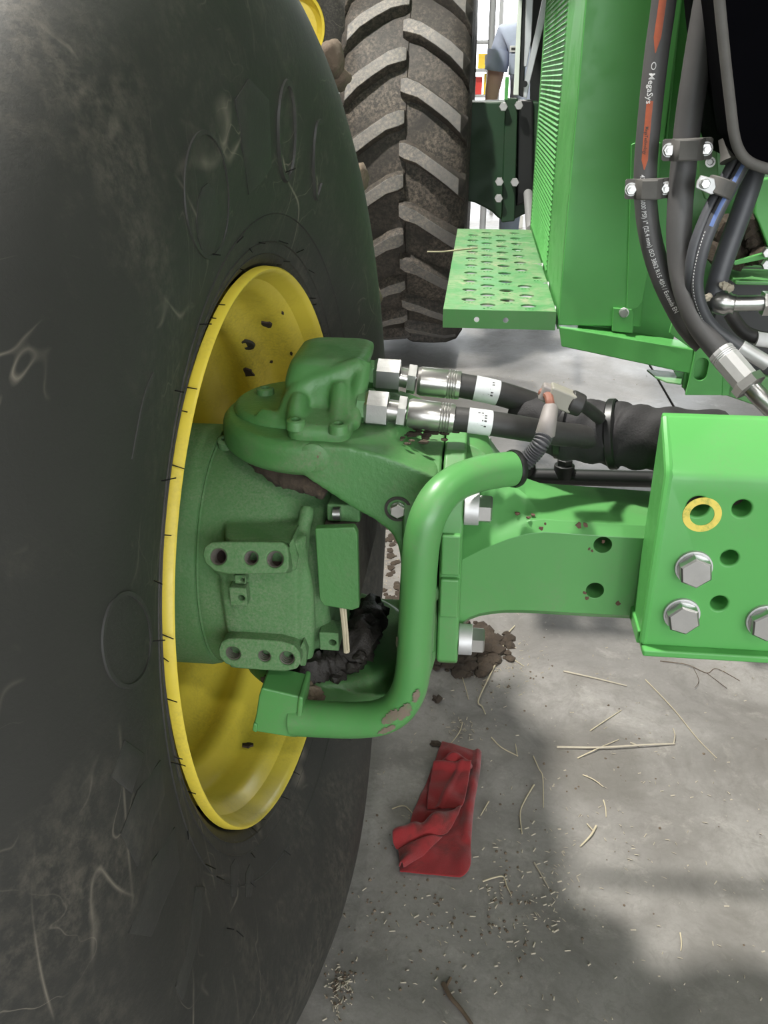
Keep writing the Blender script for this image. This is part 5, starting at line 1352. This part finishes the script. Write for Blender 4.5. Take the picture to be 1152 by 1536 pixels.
o = MB().blob(PZ(662, 1118, GZ) + V3((-.012, 0, .004)), (.012, .008, .006), 5, .7, 2, 2).build('soil_clod', 'soil', None, PZ(655, 1118, GZ), smooth=0)
tag(o, 'flat dark clod at the upper corner of the red rag', 'soil')

h2_ = MB()
for k in range(70):
    q_ = rnd.uniform(.004, .016); p = PZ(rnd.gauss(594, 11), rnd.choice((rnd.gauss(800, 12), rnd.gauss(880, 16), rnd.uniform(780, 910))), GZ); h2_.blob(p, (q_, q_ * 1.3, q_ * .5), k, .6, 1, 2.2)
tag(h2_.build('soil_heap', 'soil', None, PZ(592, 820, GZ), smooth=0), 'soil and chaff strip on the floor seen through the round yoke opening', 'soil', kind='stuff')
hp_o['kind'] = 'stuff'
# loose chaff and crumbs over the floor: nobody could count it
ch = MB(); rnd = random.Random(11)
def flake(u, v, L):
    if v < 560: return
    p = PZ(u, v, GZ)
    a = rnd.uniform(0, PI); d = V3((math.cos(a), math.sin(a), 0)); n_ = V3((-d.y, d.x, 0)); w = rnd.uniform(.0006, .0015)
    z = V3((0, 0, .001))
    ch.add([p - d * L - n_ * w + z, p + d * L - n_ * w + z, p + d * L + n_ * w + z * 2, p - d * L + n_ * w + z * 2, p + z * 3], [[0, 1, 4], [1, 2, 4], [2, 3, 4], [3, 0, 4]])
for k in range(280): flake(rnd.uniform(480, 1150), rnd.uniform(950, 1535), rnd.uniform(.001, .005))
for (cu_, cv, su, sv, n) in ((820, 1350, 30, 45, 70), (510, 1480, 10, 22, 60), (745, 1340, 30, 60, 45), (740, 1000, 40, 30, 160), (900, 1240, 120, 80, 60), (690, 1095, 10, 12, 40), (580, 830, 14, 50, 200), (760, 560, 100, 16, 120), (650, 1400, 60, 60, 40)):
    for k in range(n): flake(rnd.gauss(cu_, su), rnd.gauss(cv, sv), rnd.uniform(.001, .006))
tag(ch.build('chaff', 'straw_grey', None, PZ(800, 1300, GZ), smooth=0), 'loose straw chaff strewn over the concrete floor', 'chaff', kind='stuff')
cr = MB()
for (cu_, cv, su, sv, n) in ((512, 1480, 9, 20, 60), (580, 1340, 60, 60, 60), (700, 1400, 80, 60, 60), (850, 1200, 160, 120, 60), (740, 1010, 50, 25, 70), (770, 1350, 30, 50, 40)):
    for k in range(n):
        p = PZ(rnd.gauss(cu_, su), rnd.gauss(cv, sv), GZ); cr.blob(p, rnd.uniform(.001, .0035), k, .5, 1)
tag(cr.build('crumbs', 'mud', None, PZ(700, 1400, GZ), smooth=0), 'small dried mud crumbs scattered on the concrete floor', 'crumbs', kind='stuff')
